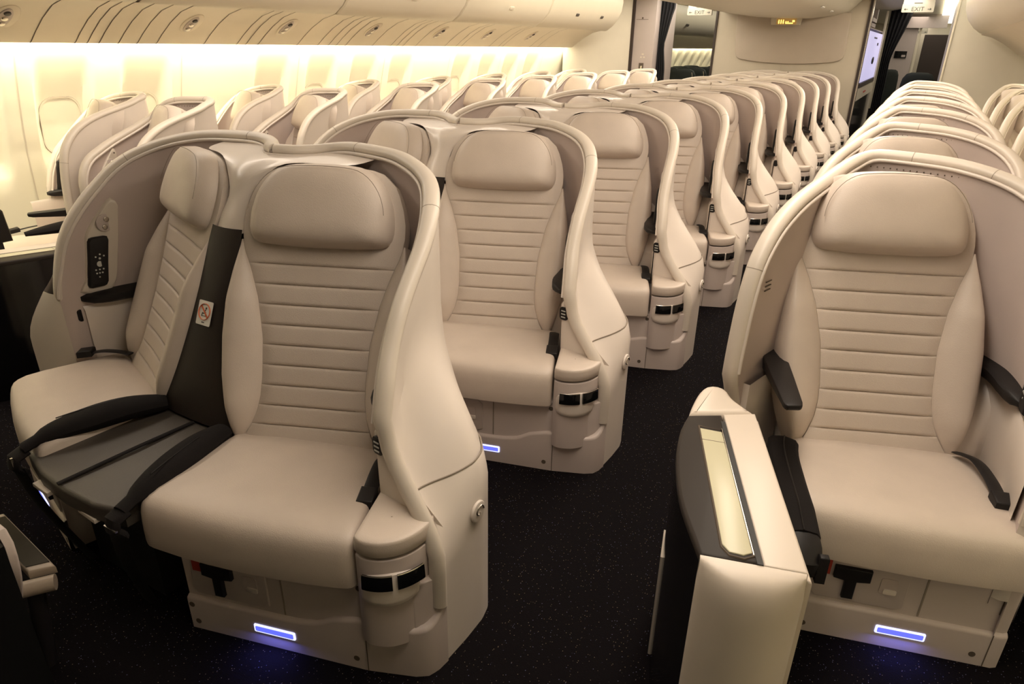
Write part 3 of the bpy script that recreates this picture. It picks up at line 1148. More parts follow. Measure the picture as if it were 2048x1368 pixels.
    # headrest carrier: rounded top
    for v in (0.60, 0.64, 0.68, 0.72, 0.75, 0.77, 0.785, 0.795, 0.80):
        hw = interp(v, [0.57, 0.64, 0.70, 0.75, 0.785, 0.795, 0.80], [0.248, 0.246, 0.234, 0.210, 0.172, 0.14, 0.10])
        rows.append([BP((-1 + 2 * k / nu) * hw, v, 0.012 * (1 - (abs(-1 + 2 * k / nu)) ** 6)) for k in range(nu + 1)])
    mb.grid(rows, flip=False)
    # side return of the carrier
    for sg in (0, nu):
        rr = [r for r in rows if True][len(vs) - 1:]
        mb.grid([[r[sg], r[sg] - NN * 0.05] for r in rr], flip=(sg != 0))
    mb.grid([rows[-1], [p - NN * 0.05 for p in rows[-1]]])
    bd(mb, 'backrest', M_PERF, sharp=50)
    # --- side bolsters
    for sg in (-1, 1):
        mb = MB()
        rows = []
        vb = [-0.035 + 0.612 * k / 44 for k in range(45)]
        for v in vb:
            su = interp(v, SEAMV, SEAMU)
            ou = interp(v, SEAMV, OUTU)
            w = ou - su
            hh = min(0.045, 0.45 * w) * (1 if v > 0.03 else sstep((v + 0.05) / 0.08))
            row = []
            for (a, h) in ((0, 0.0), (0.03, 0.17), (0.10, 0.36), (0.22, 0.58), (0.38, 0.80), (0.55, 0.95), (0.70, 1.0), (0.82, 0.92), (0.91, 0.66), (0.97, 0.2), (1.0, -0.6)):
                row.append(BP(sg * lerp(su, ou, a), v, h * hh))
            row.append(BP(sg * ou, v, -0.085))
            row.append(BP(sg * (ou - 0.03), v, -0.10))
            rows.append(row)
        mb.grid(rows, flip=(sg < 0))
        mb.poly(rows[0], flip=(sg > 0))
        mb.poly(rows[-1], flip=(sg < 0))
        sbo = bd(mb, 'side_bolster', M_LEATHER, sharp=55)
        mb = MB()
        mb.tube([r[0] + NN * 0.0006 for r in rows[2:]], 0.0013, n=5)
        bd(mb, 'bolster_seam', M_STITCH, sbo)
    # --- headrest
    pts = catmull([(a, b, 0) for a, b in HR_OUT] + [(HR_OUT[0][0], HR_OUT[0][1], 0)], 61)[:-1]
    mb = MB()
    mb.pillow([BP(p.x, p.y, 0.02) for p in pts], NN, 0.058, n=10, back=0.035, p=4.0)
    hr = bd(mb, 'headrest', M_LEATHER, sharp=70)
    if detail:
        arc = [p for p in pts if p.y > 0.64]
        arc.sort(key=lambda p: p.x)
        mb = MB()
        mb.tube([BP(p.x * 0.93, 0.68 + (p.y - 0.68) * 0.86, 0.0672) for p in arc], 0.0010, n=5)
        bd(mb, 'stitching', M_STITCH, hr)
    # --- seat cushion
    FL, FR = V((0.228, 0.728, 0)), V((0.803, 0.886, 0))
    BL, BR = V((0.165, 1.105, 0)), V((0.640, 1.265, 0))
    if kind == 'left':
        FR, BR = V((0.742, 0.905, 0)), V((0.66, 1.265, 0))
    elif kind == 'mid':
        FR, BR = V((0.80, 0.875, 0)), V((0.655, 1.265, 0))
    elif kind != 'center':
        FR, BR = V((0.66, 0.862, 0)), V((0.52, 1.235, 0))
    prof_ = [(1.00, 0.285), (1.005, 0.30), (1.004, 0.33), (1.0, 0.36), (0.992, 0.385), (0.975, 0.404), (0.95, 0.416), (0.91, 0.424), (0.84, 0.430), (0.7, 0.431), (0.5, 0.427), (0.3, 0.424), (0.15, 0.421), (0.04, 0.416), (0.0, 0.40), (-0.08, 0.36)]
    cols = [(0, 0.022), (0.004, 0.013), (0.012, 0.0065), (0.03, 0.002), (0.06, 0.0), (0.2, -0.002), (0.35, -0.003), (0.5, -0.003), (0.65, -0.003), (0.8, -0.002), (0.94, 0.0), (0.97, 0.002), (0.988, 0.0065), (0.996, 0.013), (1, 0.022)]
    mb = MB()
    rows = []
    for idx, (t, z) in enumerate(prof_):
        row = []
        for (a, d) in cols:
            f = FL.lerp(FR, a) + (FL - BL).normalized() * (0.018 * (1 - (2 * a - 1) ** 2))
            # the right edge of the cushion bends in behind the side console
            b = BL.lerp(BR, a)
            p = b.lerp(f, t)
            dz = d * interp(t, [0.0, 0.90, 0.985, 1.0], [1, 1, 0.4, 0.0])
            df = d * interp(t, [0.0, 0.90, 0.985, 1.0], [0, 0, 0.8, 1.0])
            p = p + (b - f).normalized() * df
            row.append(V((p.x, p.y, z - dz)))
        rows.append([V((row[0].x, row[0].y, 0.285))] + row + [V((row[-1].x, row[-1].y, 0.285))])
    mb.grid(rows)
    mb.poly([r[0] for r in rows], flip=False)
    mb.poly([r[-1] for r in rows], flip=True)
    mb.grid([rows[0], [V((p.x, p.y + 0.06, 0.285)) for p in rows[0]]], flip=True)
    cu = bd(mb, 'seat_cushion', M_LEATHER, sharp=60)
    if kind == 'center':
        mb = MB()
        mb.tube([V((r[-3].x - 0.004, r[-3].y, r[-3].z + 0.0012)) for r in rows[1:13]], 0.0010, n=5)
        bd(mb, 'stitching', M_STITCH, cu)

    # --- pedestal
    F0, F1, F2, F3 = V((0.297, 0.768, 0)), V((0.806, 0.904, 0)), V((0.925, 0.952, 0)), V((0.962, 1.0, 0))
    if kind == 'mid':
        F1, F2, F3 = V((0.775, 0.896, 0)), V((0.785, 0.905, 0)), V((0.785, 0.93, 0))
    elif kind == 'left':
        F1, F2, F3 = V((0.70, 0.876, 0)), V((0.71, 0.885, 0)), V((0.71, 0.91, 0))
    elif kind != 'center':
        F1, F2, F3 = V((0.62, 0.855, 0)), V((0.63, 0.862, 0)), V((0.63, 0.885, 0))
    fd = (F1 - F0).normalized()
    fn = V((fd.y, -fd.x, 0))
    mb = MB()
    foot = [F0, F1, F2, F3, (V((0.964, 1.03, 0)) if kind == 'center' else V((F3.x, 1.0, 0))), (V((0.93, 1.10, 0)) if kind == 'center' else V((F3.x, 1.12, 0))), V((0.50, 1.20, 0)), V((0.21, 1.10, 0))]
    body = [p.copy() for p in foot]
    for i in range(4):
        body[i] = body[i] - fn * 0.012
    body[3] = body[3] + V((-0.004, 0.01, 0))
    mb.prism([V((p.x, p.y, 0.0)) for p in body], (0, 0, 0.29), 0.004)
    pd = bd(mb, 'pedestal', M_BASE)
    # plinth skirt with the wavy top edge
    mb = MB()
    path = resample([F0] + [F1] + [F2, V((0.952, 0.972, 0)), F3, V((0.966, 1.035, 0))], 46) if kind == 'center' else resample([F0, F1, F2], 30)
    L_ = len(path) - 1
    rows = []
    for i, p in enumerate(path):
        t = i / L_
        if kind == 'center':
            zt = interp(t, [0, 0.36, 0.44, 0.52, 0.58, 0.66, 0.72, 0.80, 0.88, 0.94, 0.97, 1.0], [0.112, 0.112, 0.114, 0.124, 0.150, 0.166, 0.168, 0.160, 0.155, 0.165, 0.185, 0.215])
        else:
            zt = 0.112
        q = body[0].lerp(body[1], min(1, t * 1.5)) if False else None
        inn = p - fn * 0.02 if t < 0.75 else p + (V((0.75, 1.05, 0)) - p).normalized() * 0.02
        rows.append([V((p.x, p.y, 0.0)), V((p.x, p.y, zt - 0.012)), V((p.x, p.y, zt - 0.005)).lerp(V((inn.x, inn.y, zt - 0.005)), 0.08), V((inn.x, inn.y, zt)).lerp(V((p.x, p.y, zt)), 0.55), V((inn.x, inn.y, zt))])
    mb.grid(rows, flip=True)
    bd(mb, 'plinth', M_BASE, sharp=50)
    if kind == 'center':
        # lower side panel on the aisle side, slightly proud of the shell
        ii = [i for i in range(n) if i / (n - 1) > 0.58]
        zf = []
        mb = MB()
        rows = []
        for kf in range(9):
            row = []
            for i in ii:
                sq = i / (n - 1)
                zt = lerp(0.535, 0.488, sstep((sq - 0.60) / 0.40))
                z = lerp(zt, 0.0, kf / 8)
                k = sstep((sq - 0.72) / 0.28)
                zh, zl = lerp(0.80, 0.625, k), lerp(0.47, 0.34, k)
                g = sstep((zh - z) / (zh - zl))
                q = plan[i].lerp(lower_plan(kind, st, i), g)
                nn_ = (q - V((0.6, 1.15, 0))).normalized()
                qq = q + nn_ * (0.005 if kf else 0.0005)
                row.append(V((qq.x, qq.y, z if kf else zt + 0.001)))
            rows.append(row)
            if kf == 0:
                rows.append([V((p.x, p.y, p.z - 0.004)) + (V((p.x, p.y, 0)) - V((0.6, 1.15, 0))).normalized() * 0.004 for p in row])
        mb.grid(rows)
        sp = bd(mb, 'side_panel', M_SHELL, sharp=50)
        mb = MB()
        mb.tube([p + V((0.001, 0, 0.002)) for p in rows[0]], 0.0022, n=6)
        bd(mb, 'panel_seam', M_STITCH, sp)
        # little round swirl badge
        c = V((0.972, 1.174, 0.392))
        mb = MB()
        nx = V((1, 0, 0.0))
        mb.prism([c - nx * 0.004 + q for q in circle((0, 0, 0), (0, 1, 0), (0, 0, 1), 0.030, 22)], nx * 0.007, 0.003)
        bg = bd(mb, 'badge', M_SHELL, sp)
        mb = MB()
        mb.tube([c + nx * 0.0035 + V((0, math.cos(a) * r_, math.sin(a) * r_)) for a, r_ in [(0.35 * k, 0.021 - 0.0011 * k) for k in range(17)]], 0.0022, n=6)
        bd(mb, 'swirl_emblem', M_CHROME, bg)
        # side console body with arc front
        arc = [V((0.806, 0.898, 0)), V((0.83, 0.892, 0)), V((0.862, 0.900, 0)), V((0.888, 0.917, 0)), V((0.909, 0.942, 0)), V((0.922, 0.972, 0)), V((0.928, 1.005, 0)), V((0.928, 1.04, 0))]
        arc = catmull([tuple(p) for p in arc], 22)
        cb_ = [V((0.735, 1.075, 0)), ]
        mb = MB()
        outl = arc + [V((0.922, 1.065, 0)), V((0.735, 1.075, 0))]
        mb.prism([V((p.x, p.y, 0.12)) for p in outl], (0, 0, 0.27), 0.004)
        con = bd(mb, 'side_console', M_BASE)
        # pocket lip bulging around the two dark buttons
        mb = MB()
        sub = arc[1:17]
        rows = []
        for j, (z, o_) in enumerate(((0.352, 0.0), (0.350, 0.006), (0.335, 0.010), (0.30, 0.012), (0.275, 0.013), (0.262, 0.011), (0.255, 0.004), (0.254, -0.004))):
            row = []
            for k, p in enumerate(sub):
                t = sub[min(k + 1, len(sub) - 1)] - sub[max(k - 1, 0)]
                t.normalize()
                nn_ = V((t.y, -t.x, 0))
                e_ = math.sin(math.pi * k / (len(sub) - 1)) ** 0.4 if 0 < k < len(sub) - 1 else 0
                row.append(V((p.x, p.y, z + (1 - e_) * (0.30 - z) * 0.6)) + nn_ * (o_ * e_))
            rows.append(row)
        mb.grid(rows, flip=True)
        bd(mb, 'pocket_lip', M_SHELL, con)
        for (k0, k1, nm) in ((2, 8, 'footrest_button'), (9, 15, 'footrest_button')):
            mb = MB()
            pts_t, pts_b = [], []
            rows = []
            for z, o_ in ((0.354, 0.010), (0.354, 0.0150), (0.350, 0.0165), (0.318, 0.0185), (0.313, 0.017), (0.313, 0.010)):
                row = []
                for k in range(k0, k1 + 1):
                    p = arc[k + 1]
                    t = arc[k + 2] - arc[k]
                    t.normalize()
                    row.append(V((p.x, p.y, z)) + V((t.y, -t.x, 0)) * o_)
                rows.append(row)
            mb.grid(rows, flip=True)
            mb.poly([r[0] for r in rows], flip=True)
            mb.poly([r[-1] for r in rows])
            bt = bd(mb, nm, M_GLOSS, con)
            mb = MB()
            mb.tube([p + V((0, 0, 0.001)) for p in rows[1]], 0.0016, n=5)
            bd(mb, 'chrome_edge', M_CHROME, bt)
        # leather pad on the console
        mb = MB()
        outl = arc[0:] + [V((0.922, 1.06, 0)), V((0.745, 1.072, 0))]
        outl2 = resample([V((p.x, p.y, 0)) for p in outl + [outl[0]]], 60)[:-1]
        c_ = sum(outl2, V()) / len(outl2)
        rows = []
        for z, sc in ((0.398, 0.99), (0.400, 1.008), (0.418, 1.012), (0.432, 1.008), (0.438, 0.993), (0.441, 0.965), (0.4425, 0.8), (0.443, 0.3), (0.443, 0.02)):
            rows.append([V((c_.x + (p.x - c_.x) * sc, c_.y + (p.y - c_.y) * sc, z)) for p in outl2])
        mb.grid(rows, cu=True)
        pad = bd(mb, 'console_pad', M_LEATHER, sharp=60)
        # recline switch on the inner face of the wing front
        mb = MB()
        c = V((0.757, 1.060, 0.582))
        mb.prism(rrect(c, (0.98, -0.15, 0), (0, 0, 1), 0.036, 0.050, 0.012), (-0.15 * 0.006, -0.98 * 0.006, 0), 0.002)
        sw = bd(mb, 'recline_switch', M_BLACK)
        mb = MB()
        for dz in (-0.012, 0.0, 0.012):
            mb.box(c + V((-0.009, -0.0072, dz - 0.002)), (0.018, -0.003, 0), (0, -0.001, 0), (0, 0, 0.004))
        bd(mb, 'switch_symbols', M_KEYS, sw)
        # white inner face that closes the wing front above the console
        mb = MB()
        mb.grid([[V((0.72, 1.30, 0.42)), V((0.745, 1.066, 0.42)), V((0.952, 1.05, 0.42))], [V((0.715, 1.30, 0.55)), V((0.745, 1.064, 0.55)), V((0.80, 1.058, 0.55))], [V((0.705, 1.30, 0.60)), V((0.742, 1.064, 0.615)), V((0.772, 1.058, 0.625))], [V((0.705, 1.32, 0.605)), V((0.746, 1.075, 0.625)), V((0.77, 1.068, 0.635))]], flip=True)
        bd(mb, 'wing_lining', M_SHELL, sharp=70)
    if kind == 'left':
        mb = MB()
        mb.prism(rrect(V((0.738, 1.186, 0.568)), (0.25, 0.97, 0), (0, 0, 1), 0.028, 0.046, 0.010), (-0.010, 0.002, 0), 0.003)
        bd(mb, 'recline_switch', M_BLACK)
    # --- screws, seam, socket panel, floor light
    if detail:
        z0 = 0.118

        def fp(a, z, h=0.0):
            p = F0 + fd * a + fn * (h - 0.012)
            return V((p.x, p.y, z))
        mb = MB()
        mb.prism([fp(a, z, 0.0) for a, z in ((0.035, 0.125), (0.235, 0.125), (0.252, 0.135), (0.252, 0.24), (0.235, 0.256), (0.05, 0.256), (0.03, 0.245), (0.022, 0.14))], fn * 0.005, 0.003)
        sk = bd(mb, 'socket_panel', M_BASE)
        mb = MB()
        mb.prism([fp(a, z, 0.005) for a, z in ((0.068, 0.242), (0.158, 0.242), (0.158, 0.205), (0.126, 0.200), (0.126, 0.142), (0.098, 0.142), (0.098, 0.200), (0.068, 0.205))], fn * 0.012, 0.003)
        bd(mb, 'power_socket', M_BLACK, sk)
        mb = MB()
        mb.prism(rrect(fp(0.205, 0.198, 0.005), fd, (0, 0, 1), 0.040, 0.05, 0.006), fn * 0.002)
        bd(mb, 'headset_jack', M_LINER, sk)
        mb = MB()
        mb.prism(rrect(fp(0.210, 0.182, 0.007), fd, (0, 0, 1), 0.032, 0.016, 0.004), fn * 0.003, 0.001)
        bd(mb, 'jack_cover', M_SHELL, sk)
        mb = MB()
        mb.box(fp(0.034, 0.205, 0.005), fd * 0.026, (0, 0, 0.05), fn * 0.001)
        bd(mb, 'red_tag', M_RED, sk)
        mb = MB()
        c = fp(0.262, 0.058, 0.012)
        mb.prism(rrect(c, fd, (0, 0, 1), 0.122, 0.026, 0.004), fn * 0.003, 0.001)
        fl = bd(mb, 'floor_light', M_BLUE2, pd)
        mb = MB()
        mb.prism(rrect(c + fn * 0.003, fd, (0, 0, 1), 0.112, 0.016, 0.003), fn * 0.0012)
        bd(mb, 'light_lens', M_BLUE, pd)
        mb = MB()
        mb.box(fp(0.292, 0.115, 0.0), fd * 0.004, (0, 0, 0.16), fn * 0.0015)
        bd(mb, 'panel_seam', M_STITCH, pd)
        lx = 0.527 if kind == 'center' else (0.47 if kind == 'mid' else 0.30)
        for z_, h_, l_ in ((0.0, 0.0125, 0.165), (0.17, 0.0, 0.12)):
            mb = MB()
            mb.box(fp(lx, z_, h_), fd * 0.0024, (0, 0, l_ if kind == 'center' else min(l_, 0.11)), fn * 0.0006)
            bd(mb, 'panel_seam', M_SEAM, pd)
        for a, z, h in ((0.012, 0.085, 0.012), (0.022, 0.028, 0.012), (lx - 0.03, 0.035, 0.012), (lx - 0.012, 0.262, 0.0)):
            mb = MB()
            mb.prism(circle(fp(a, z, h - 0.001), fd, (0, 0, 1), 0.0085, 12), fn * 0.002)
            bd(mb, 'screw', M_SEAM, pd)

    # --- wing fittings: control panel, handset, armrest
    def wp(y, z, off=0.0):
        return V((IX(pr, y, off), y, z))

    ay0, ay1, az = (1.195, 1.46, 0.628) if not low else (1.13, 1.40, 0.60)
    if kind == 'center':
        ay0, az = 1.115, 0.640
    mb = MB()
    rows = []
    for k in range(13):
        y = lerp(ay0, ay1, k / 12)
        w = interp(k / 12, [0, 0.04, 0.12, 0.3, 1], [0.022, 0.035, 0.045, 0.055, 0.06])
        x = IX(pr, y, -0.006)
        w *= 1.55 if kind == 'center' else (1.25 if kind == 'left' else 1.0)
        hh = interp(k / 12, [0, 0.04, 0.2, 1], [0.008, 0.014, 0.019, 0.022])
        rows.append([V((x, y, az + hh)), V((x - w * 0.8, y, az + hh)), V((x - w, y, az + hh * 0.6)), V((x - w, y, az - hh * 0.5)), V((x - w * 0.8, y, az - hh)), V((x, y, az - hh))])
    mb.grid(rows, cu=True)
    mb.poly(rows[0], flip=True)
    mb.poly(rows[-1])
    bd(mb, 'armrest', M_BLACK, sharp=50)
    # lower plastic lining of the wing below the armrest
    mb = MB()
    rows = []
    for z in (0.36, 0.50, 0.585, 0.600):
        rows.append([wp(lerp({'mid': 0.93, 'left': 1.195}.get(kind, 1.09), 1.47, k / 10), z, 0.010 if z < 0.59 else 0.001) for k in range(11)])
    mb.grid(rows, flip=True)
    bd(mb, 'lower_lining', M_SHELL)
    dy, dz = (0, 0) if not low else (-0.12, -0.02)
    if kind == 'center':
        dy = -0.06
    if kind == 'mid':
        dy, dz = -0.12, -0.03
    if kind == 'window':
        dy, dz = 0.03, -0.03
    ol = [(1.365, 0.955), (1.352, 0.965), (1.338, 0.955), (1.262, 0.862), (1.245, 0.80), (1.225, 0.70), (1.203, 0.652), (1.30, 0.650), (1.34, 0.78), (1.368, 0.93)]
    mb = MB()
    pp = catmull([(0, a, b) for a, b in ol] + [(0, ol[0][0], ol[0][1])], 50)[:-1]
    rows = []
    c_ = sum(pp, V()) / len(pp)
    for sc, o_ in ((1.03, -0.002), (1.0, 0.007), (0.95, 0.010), (0.9, 0.0095), (0.5, 0.0095), (0.02, 0.0095)):
        rows.append([wp(c_.y + (p.y - c_.y) * sc + dy, c_.z + (p.z - c_.z) * sc + dz, o_) for p in pp])
    mb.grid(rows, cu=True, flip=True)
    cp = bd(mb, 'control_panel', M_RIM)
    # handset
    hb, ht = V((0, 1.250, 0.664)), V((0, 1.285, 0.842))
    ax_ = (ht - hb).normalized()
    mb = MB()
    side = V((0, 1, 0))
    pts = []
    for (t, w) in ((0.0, 0.018), (0.015, 0.027), (0.07, 0.031), (0.5, 0.030), (0.93, 0.031), (0.985, 0.027), (1.0, 0.018)):
        pts.append((t, w))
    left = [hb.lerp(ht, t) - side * w for t, w in pts]
    right = [hb.lerp(ht, t) + side * w for t, w in pts]
    loop = left + right[::-1]
    rows = [[wp(p.y + dy, p.z + dz, 0.008) for p in loop]]
    c_ = sum(loop, V()) / len(loop)
    for sc, o_ in ((1.0, 0.018), (0.95, 0.023), (0.8, 0.025), (0.4, 0.025), (0.02, 0.025)):
        rows.append([wp(c_.y + (p.y - c_.y) * sc + dy, c_.z + (p.z - c_.z) * sc + dz, o_) for p in loop])
    mb.grid(rows, cu=True, flip=True)
    hs = bd(mb, 'handset', M_BLACK, cp)
    mb = MB()

    def key(t, d, r_):
        p = hb.lerp(ht, t) + side * d
        c = wp(p.y + dy, p.z + dz, 0.0252)
        mb.prism([c + q for q in circle((0, 0, 0), (0, 1, 0), (0, 0, 1), r_, 10)], (-0.0012, 0, 0))
    for (t, d, r_) in ((0.47, 0, 0.0105), (0.58, 0, 0.004), (0.66, 0, 0.003), (0.62, -0.013, 0.003), (0.62, 0.013, 0.003), (0.36, -0.012, 0.003), (0.36, 0, 0.003), (0.36, 0.012, 0.003), (0.29, -0.009, 0.003), (0.29, 0.0, 0.003), (0.29, 0.009, 0.003), (0.21, 0, 0.0025)):
        key(t, d, r_)
    bd(mb, 'keys', M_KEYS, hs)
    # reading lamp
    mb = MB()
    c = wp(1.318 + dy, 0.885 + dz, 0.009)
    mb.prism([c + q for q in circle((0, 0, 0), (0, 1, 0), (0, 0, 1), 0.031, 20)], (-0.004, 0, 0), 0.002)
    rl = bd(mb, 'reading_lamp', M_BASE, cp)
    for dy_, dz_ in ((0.006, 0.012), (-0.004, -0.014)):
        mb = MB()
        mb.prism([c + V((-0.004, dy_, dz_)) + q for q in circle((0, 0, 0), (0, 1, 0), (0, 0, 1), 0.010, 12)], (-0.004, 0, 0), 0.003)
        bd(mb, 'lamp_lens', M_CHROME, rl)
    mb = MB()
    mb.prism([c + V((-0.0005, 0.030, 0.058)) + q for q in circle((0, 0, 0), (0, 1, 0), (0, 0, 1), 0.004, 10)], (-0.002, 0, 0))
    bd(mb, 'sensor', M_SEAM, cp)

    # --- tail side armrest on separate seats
    if sep:
        mb = MB()
        a, b2, c2, d2 = V((0.040, 1.150, 0)), V((0.102, 1.188, 0)), V((0.205, 0.872, 0)), V((0.152, 0.842, 0))
        ds = (d2 - a).normalized()
        rows = []
        for t, w, hh in ((-0.15, 1, 0.05), (0, 1, 0.05), (0.5, 0.95, 0.036), (0.93, 0.85, 0.022), (0.98, 0.75, 0.018), (1.0, 0.55, 0.012)):
            l, r_ = a.lerp(d2, t), b2.lerp(c2, t)
            m_ = (l + r_) / 2
            l, r_ = m_ + (l - m_) * w, m_ + (r_ - m_) * w
            rows.append([V((l.x, l.y, 0.635)), V((r_.x, r_.y, 0.635)), V((r_.x, r_.y, 0.622)), V((lerp(l.x, r_.x, 0.9), lerp(l.y, r_.y, 0.9), 0.635 - hh)), V((lerp(l.x, r_.x, 0.1), lerp(l.y, r_.y, 0.1), 0.635 - hh)), V((l.x, l.y, 0.622))])
        mb.grid(rows, cu=True)
        mb.poly(rows[0], flip=True)
        mb.poly(rows[-1])
        bd(mb, 'folding_armrest', M_BLACK, bevel=0.004)
        # lining between the tail wing and the back, and vent slots
        mb = MB()
        q0 = P0 - TD * 0.66 + V((TD.y, -TD.x, 0)) * 0.055
        q1 = P0 - TD * 0.40 + V((TD.y, -TD.x, 0)) * 0.055
        mb.grid([[V((p.x, p.y, z)) for p in (q0, q1)] for z in (0.20, 0.58)])
        mb.grid([[V((p.x, p.y, z)) for p in (q0, q0 - V((TD.y, -TD.x, 0)) * 0.03)] for z in (0.20, 0.58)], flip=True)
        bd(mb, 'lower_lining', M_SHELL)
        if detail:
            mb = MB()
            nb = V((TD.y, -TD.x, 0))
            for k in range(3):
                c = P0 - TD * (0.60 - 0.0) + nb * (TH + 0.002) + V((0, 0, 0.86 + 0.013 * k))
                mb.box(c, -TD * 0.035, (0, 0, 0.003), nb * 0.002)
            bd(mb, 'vent_slot', M_SEAM)
            mb = MB()
            for k in range(15):
                c = BP(-0.12 + 0.0165 * k, 0.79 - 0.00 * k, 0.0)
                c = V((0.20 + 0.0185 * k, 1.648 - TH - 0.0005 - 0.0003 * k - 0.00018 * k * k, 1.148 - 0.0004 * k))
                mb.prism(circle(c, U_, (0, 0, 1), 0.0022, 8), (0, -0.002, 0))
            bd(mb, 'vent_hole', M_SEAM)

    # --- seat belt: strap and buckle out of the crease
    mb = MB()
    pth = [V((0.655, 1.20, 0.43)), V((0.672, 1.16, 0.445)), V((0.695, 1.11, 0.445)), V((0.715, 1.06, 0.43))] if not sep else [V((0.60, 1.22, 0.43)), V((0.64, 1.16, 0.45)), V((0.67, 1.08, 0.447)), V((0.685, 1.02, 0.44))]
    if kind == 'left':
        pth = [V((0.56, 1.235, 0.437)), V((0.60, 1.215, 0.444)), V((0.64, 1.19, 0.447)), V((0.67, 1.165, 0.444))]
    mb.tube(catmull([tuple(p) for p in pth], 14), 0.0035, 0.019, n=8, up=[V((0.1, 0.1, 1))] * 14)
    sb = bd(mb, 'seat_belt', M_BLACK)
    mb = MB()
    d = (pth[-1] - pth[-2]).normalized()
    w = V((-d.y, d.x, 0)).normalized()
    mb.box(pth[-1] - w * 0.022 + V((0, 0, -0.008)), w * 0.044, d * 0.05, (0, 0, 0.024), 0.006)
    bd(mb, 'buckle', M_BLACK, sb)
    return root


def saddle(parent_origin=None):
    pass


ROWN = ['front', 'second', 'third', 'fourth', 'fifth', 'sixth', 'seventh', 'eighth', 'ninth', 'tenth']
SMALL = ('rim_joint', 'stitching', 'screw', 'panel_seam', 'vent_slot', 'vent_hole', 'swirl_emblem', 'switch_symbols', 'red_tag', 'headset_jack', 'jack_cover', 'keys', 'chrome_edge')
PITCH = 1.04


def place(root, dx, dy, label):
    root.location = root.location + V((dx, dy, 0))
    root['label'] = label


def column(kind, s, dx, dy, rows, text):
    first = build_seat(kind, s, text % ROWN[0])
    base = first.location.copy()
    for k in rows:
        if k == rows[0]:
            r_ = first
        else:
            r_ = copy_tree(first, None, SMALL if k > 4 else ())
        r_.location = base + V((dx, dy + PITCH * k, 0))
        r_['label'] = text % ROWN[k]
        for p in [r_] + list(r_.children_recursive):
            pass


def floor_lamp_light(x, y):
    """the blue floor lamp in a pedestal front lights the carpet."""
    area('floor_lamp', (x, y, 0.052), (R(-38), 0, R(15)), 0.11, 0.012, 0.16, (0.16, 0.18, 1.0))


column('center', 1, 0, 0, list(range(10)), 'cream leather seat facing right, right half of the centre pair, %s row')
column('left', -1, 0, 0, list(range(10)), 'cream leather seat turned left, left half of the centre pair, %s row')
column('mid', 1, 1.434, 0.848, list(range(7)), 'cream leather seat on the right side of the cabin next to the aisle, %s row')
column('aisle', 1, 2.27, 0.848, list(range(7)), 'cream leather window seat at the right edge of the cabin, %s row')
column('aisle', -1, -1.434, 0.91, list(range(8)), 'cream leather seat of the left window pair next to the aisle, %s row')
column('window', -1, -2.034, 0.91, list(range(7)), 'cream leather window seat along the left sidewall, %s row')

floor_lamp_light(0.553, 0.815)
floor_lamp_light(0.553 + 1.434, 0.815 + 0.848)

# ------------------------------------------------------------------ divider between the two centre seats
dv = empty('seat_divider', (0, 1.2, 0), 'dark brown leather divider with white saddle between the two front centre seats', 'divider', 'dividers between the centre seats')
OD = V((0, 1.2, 0))
mb = MB()
rows = []
for v in (0.0, 0.04, 0.09, 0.14, 0.20, 0.26, 0.32, 0.38, 0.44, 0.50, 0.56, 0.605):
    ou = interp(v, SEAMV, OUTU)
    p = BP(-ou, v, 0.002)
    hw = max(0.030, p.x + 0.004)
    row = []
    for a in (-1, -0.8, -0.5, 0, 0.5, 0.8, 1):
        row.append(V((hw * a, p.y - 0.012 * (1 - a * a) - 0.004, p.z)))
    rows.append(row)
mb.grid(rows)
dp = mb.build('dark_panel', M_DKLEATHER, dv, origin=OD, sharp=70)
mb = MB()
half = []
for a, pts in ((0.0, [(0, 1.37, 1.12), (0, 1.42, 1.150), (0, 1.502, 1.160)]), (0.3, [(0.025, 1.38, 1.125), (0.04, 1.44, 1.153), (0.05, 1.532, 1.160)]),
               (0.6, [(0.06, 1.40, 1.132), (0.10, 1.49, 1.155), (0.12, 1.592, 1.162)]), (0.85, [(0.10, 1.41, 1.142), (0.20, 1.50, 1.157), (0.22, 1.614, 1.164)]), (1.0, [(0.131, 1.425, 1.150), (0.31, 1.51, 1.152), (0.34, 1.602, 1.162)])):
    col = []
    for v in (0.60, 0.64, 0.69, 0.73):
        ou = interp(v, [0.57, 0.68, 0.77], [0.262, 0.258, 0.236])
        q = BP(-ou, v, -0.022 if v < 0.66 else -0.030)
        col.append(((max(0.030, q.x + 0.020)) * a, q.y + 0.022 * a * a - 0.028, q.z))
    half.append(catmull(col + pts, 22))
cols_ = [[V((-q.x, q.y, q.z)) for q in c_] for c_ in half[:0:-1]] + half
mb.grid([[c_[k] for c_ in cols_] for k in range(22)])
mb.build('saddle', M_SHELL, dv, origin=OD, sharp=80)
# warning sticker
mb = MB()
rowc = BP(-interp(0.345, SEAMV, OUTU), 0.345, 0.002)
c = V((-0.004, rowc.y - 0.018, rowc.z))
ux, uv, un = V((1, 0, 0)), VV.copy(), V((0, -1, 0))
pa, pb = BP(-interp(0.32, SEAMV, OUTU), 0.32, 0.002), BP(-interp(0.41, SEAMV, OUTU), 0.41, 0.002)
uv = V((0, pb.y - pa.y, pb.z - pa.z)).normalized()
un = V((1, 0, 0)).cross(uv)
if un.y > 0:
    un = -un
mb.prism(rrect(c, ux, uv, 0.062, 0.074, 0.004), un * 0.0012)
stk = mb.build('warning_sticker', M_WHITE, dp, origin=OD)
c2 = c + un * 0.0013 + uv * 0.004
mb = MB()
mb.tube(circle(c2, ux, uv, 0.0245, 24), 0.0032, 0.0008, n=6, closed=True, up=None)
d = (ux * -0.7 + uv * 0.7)
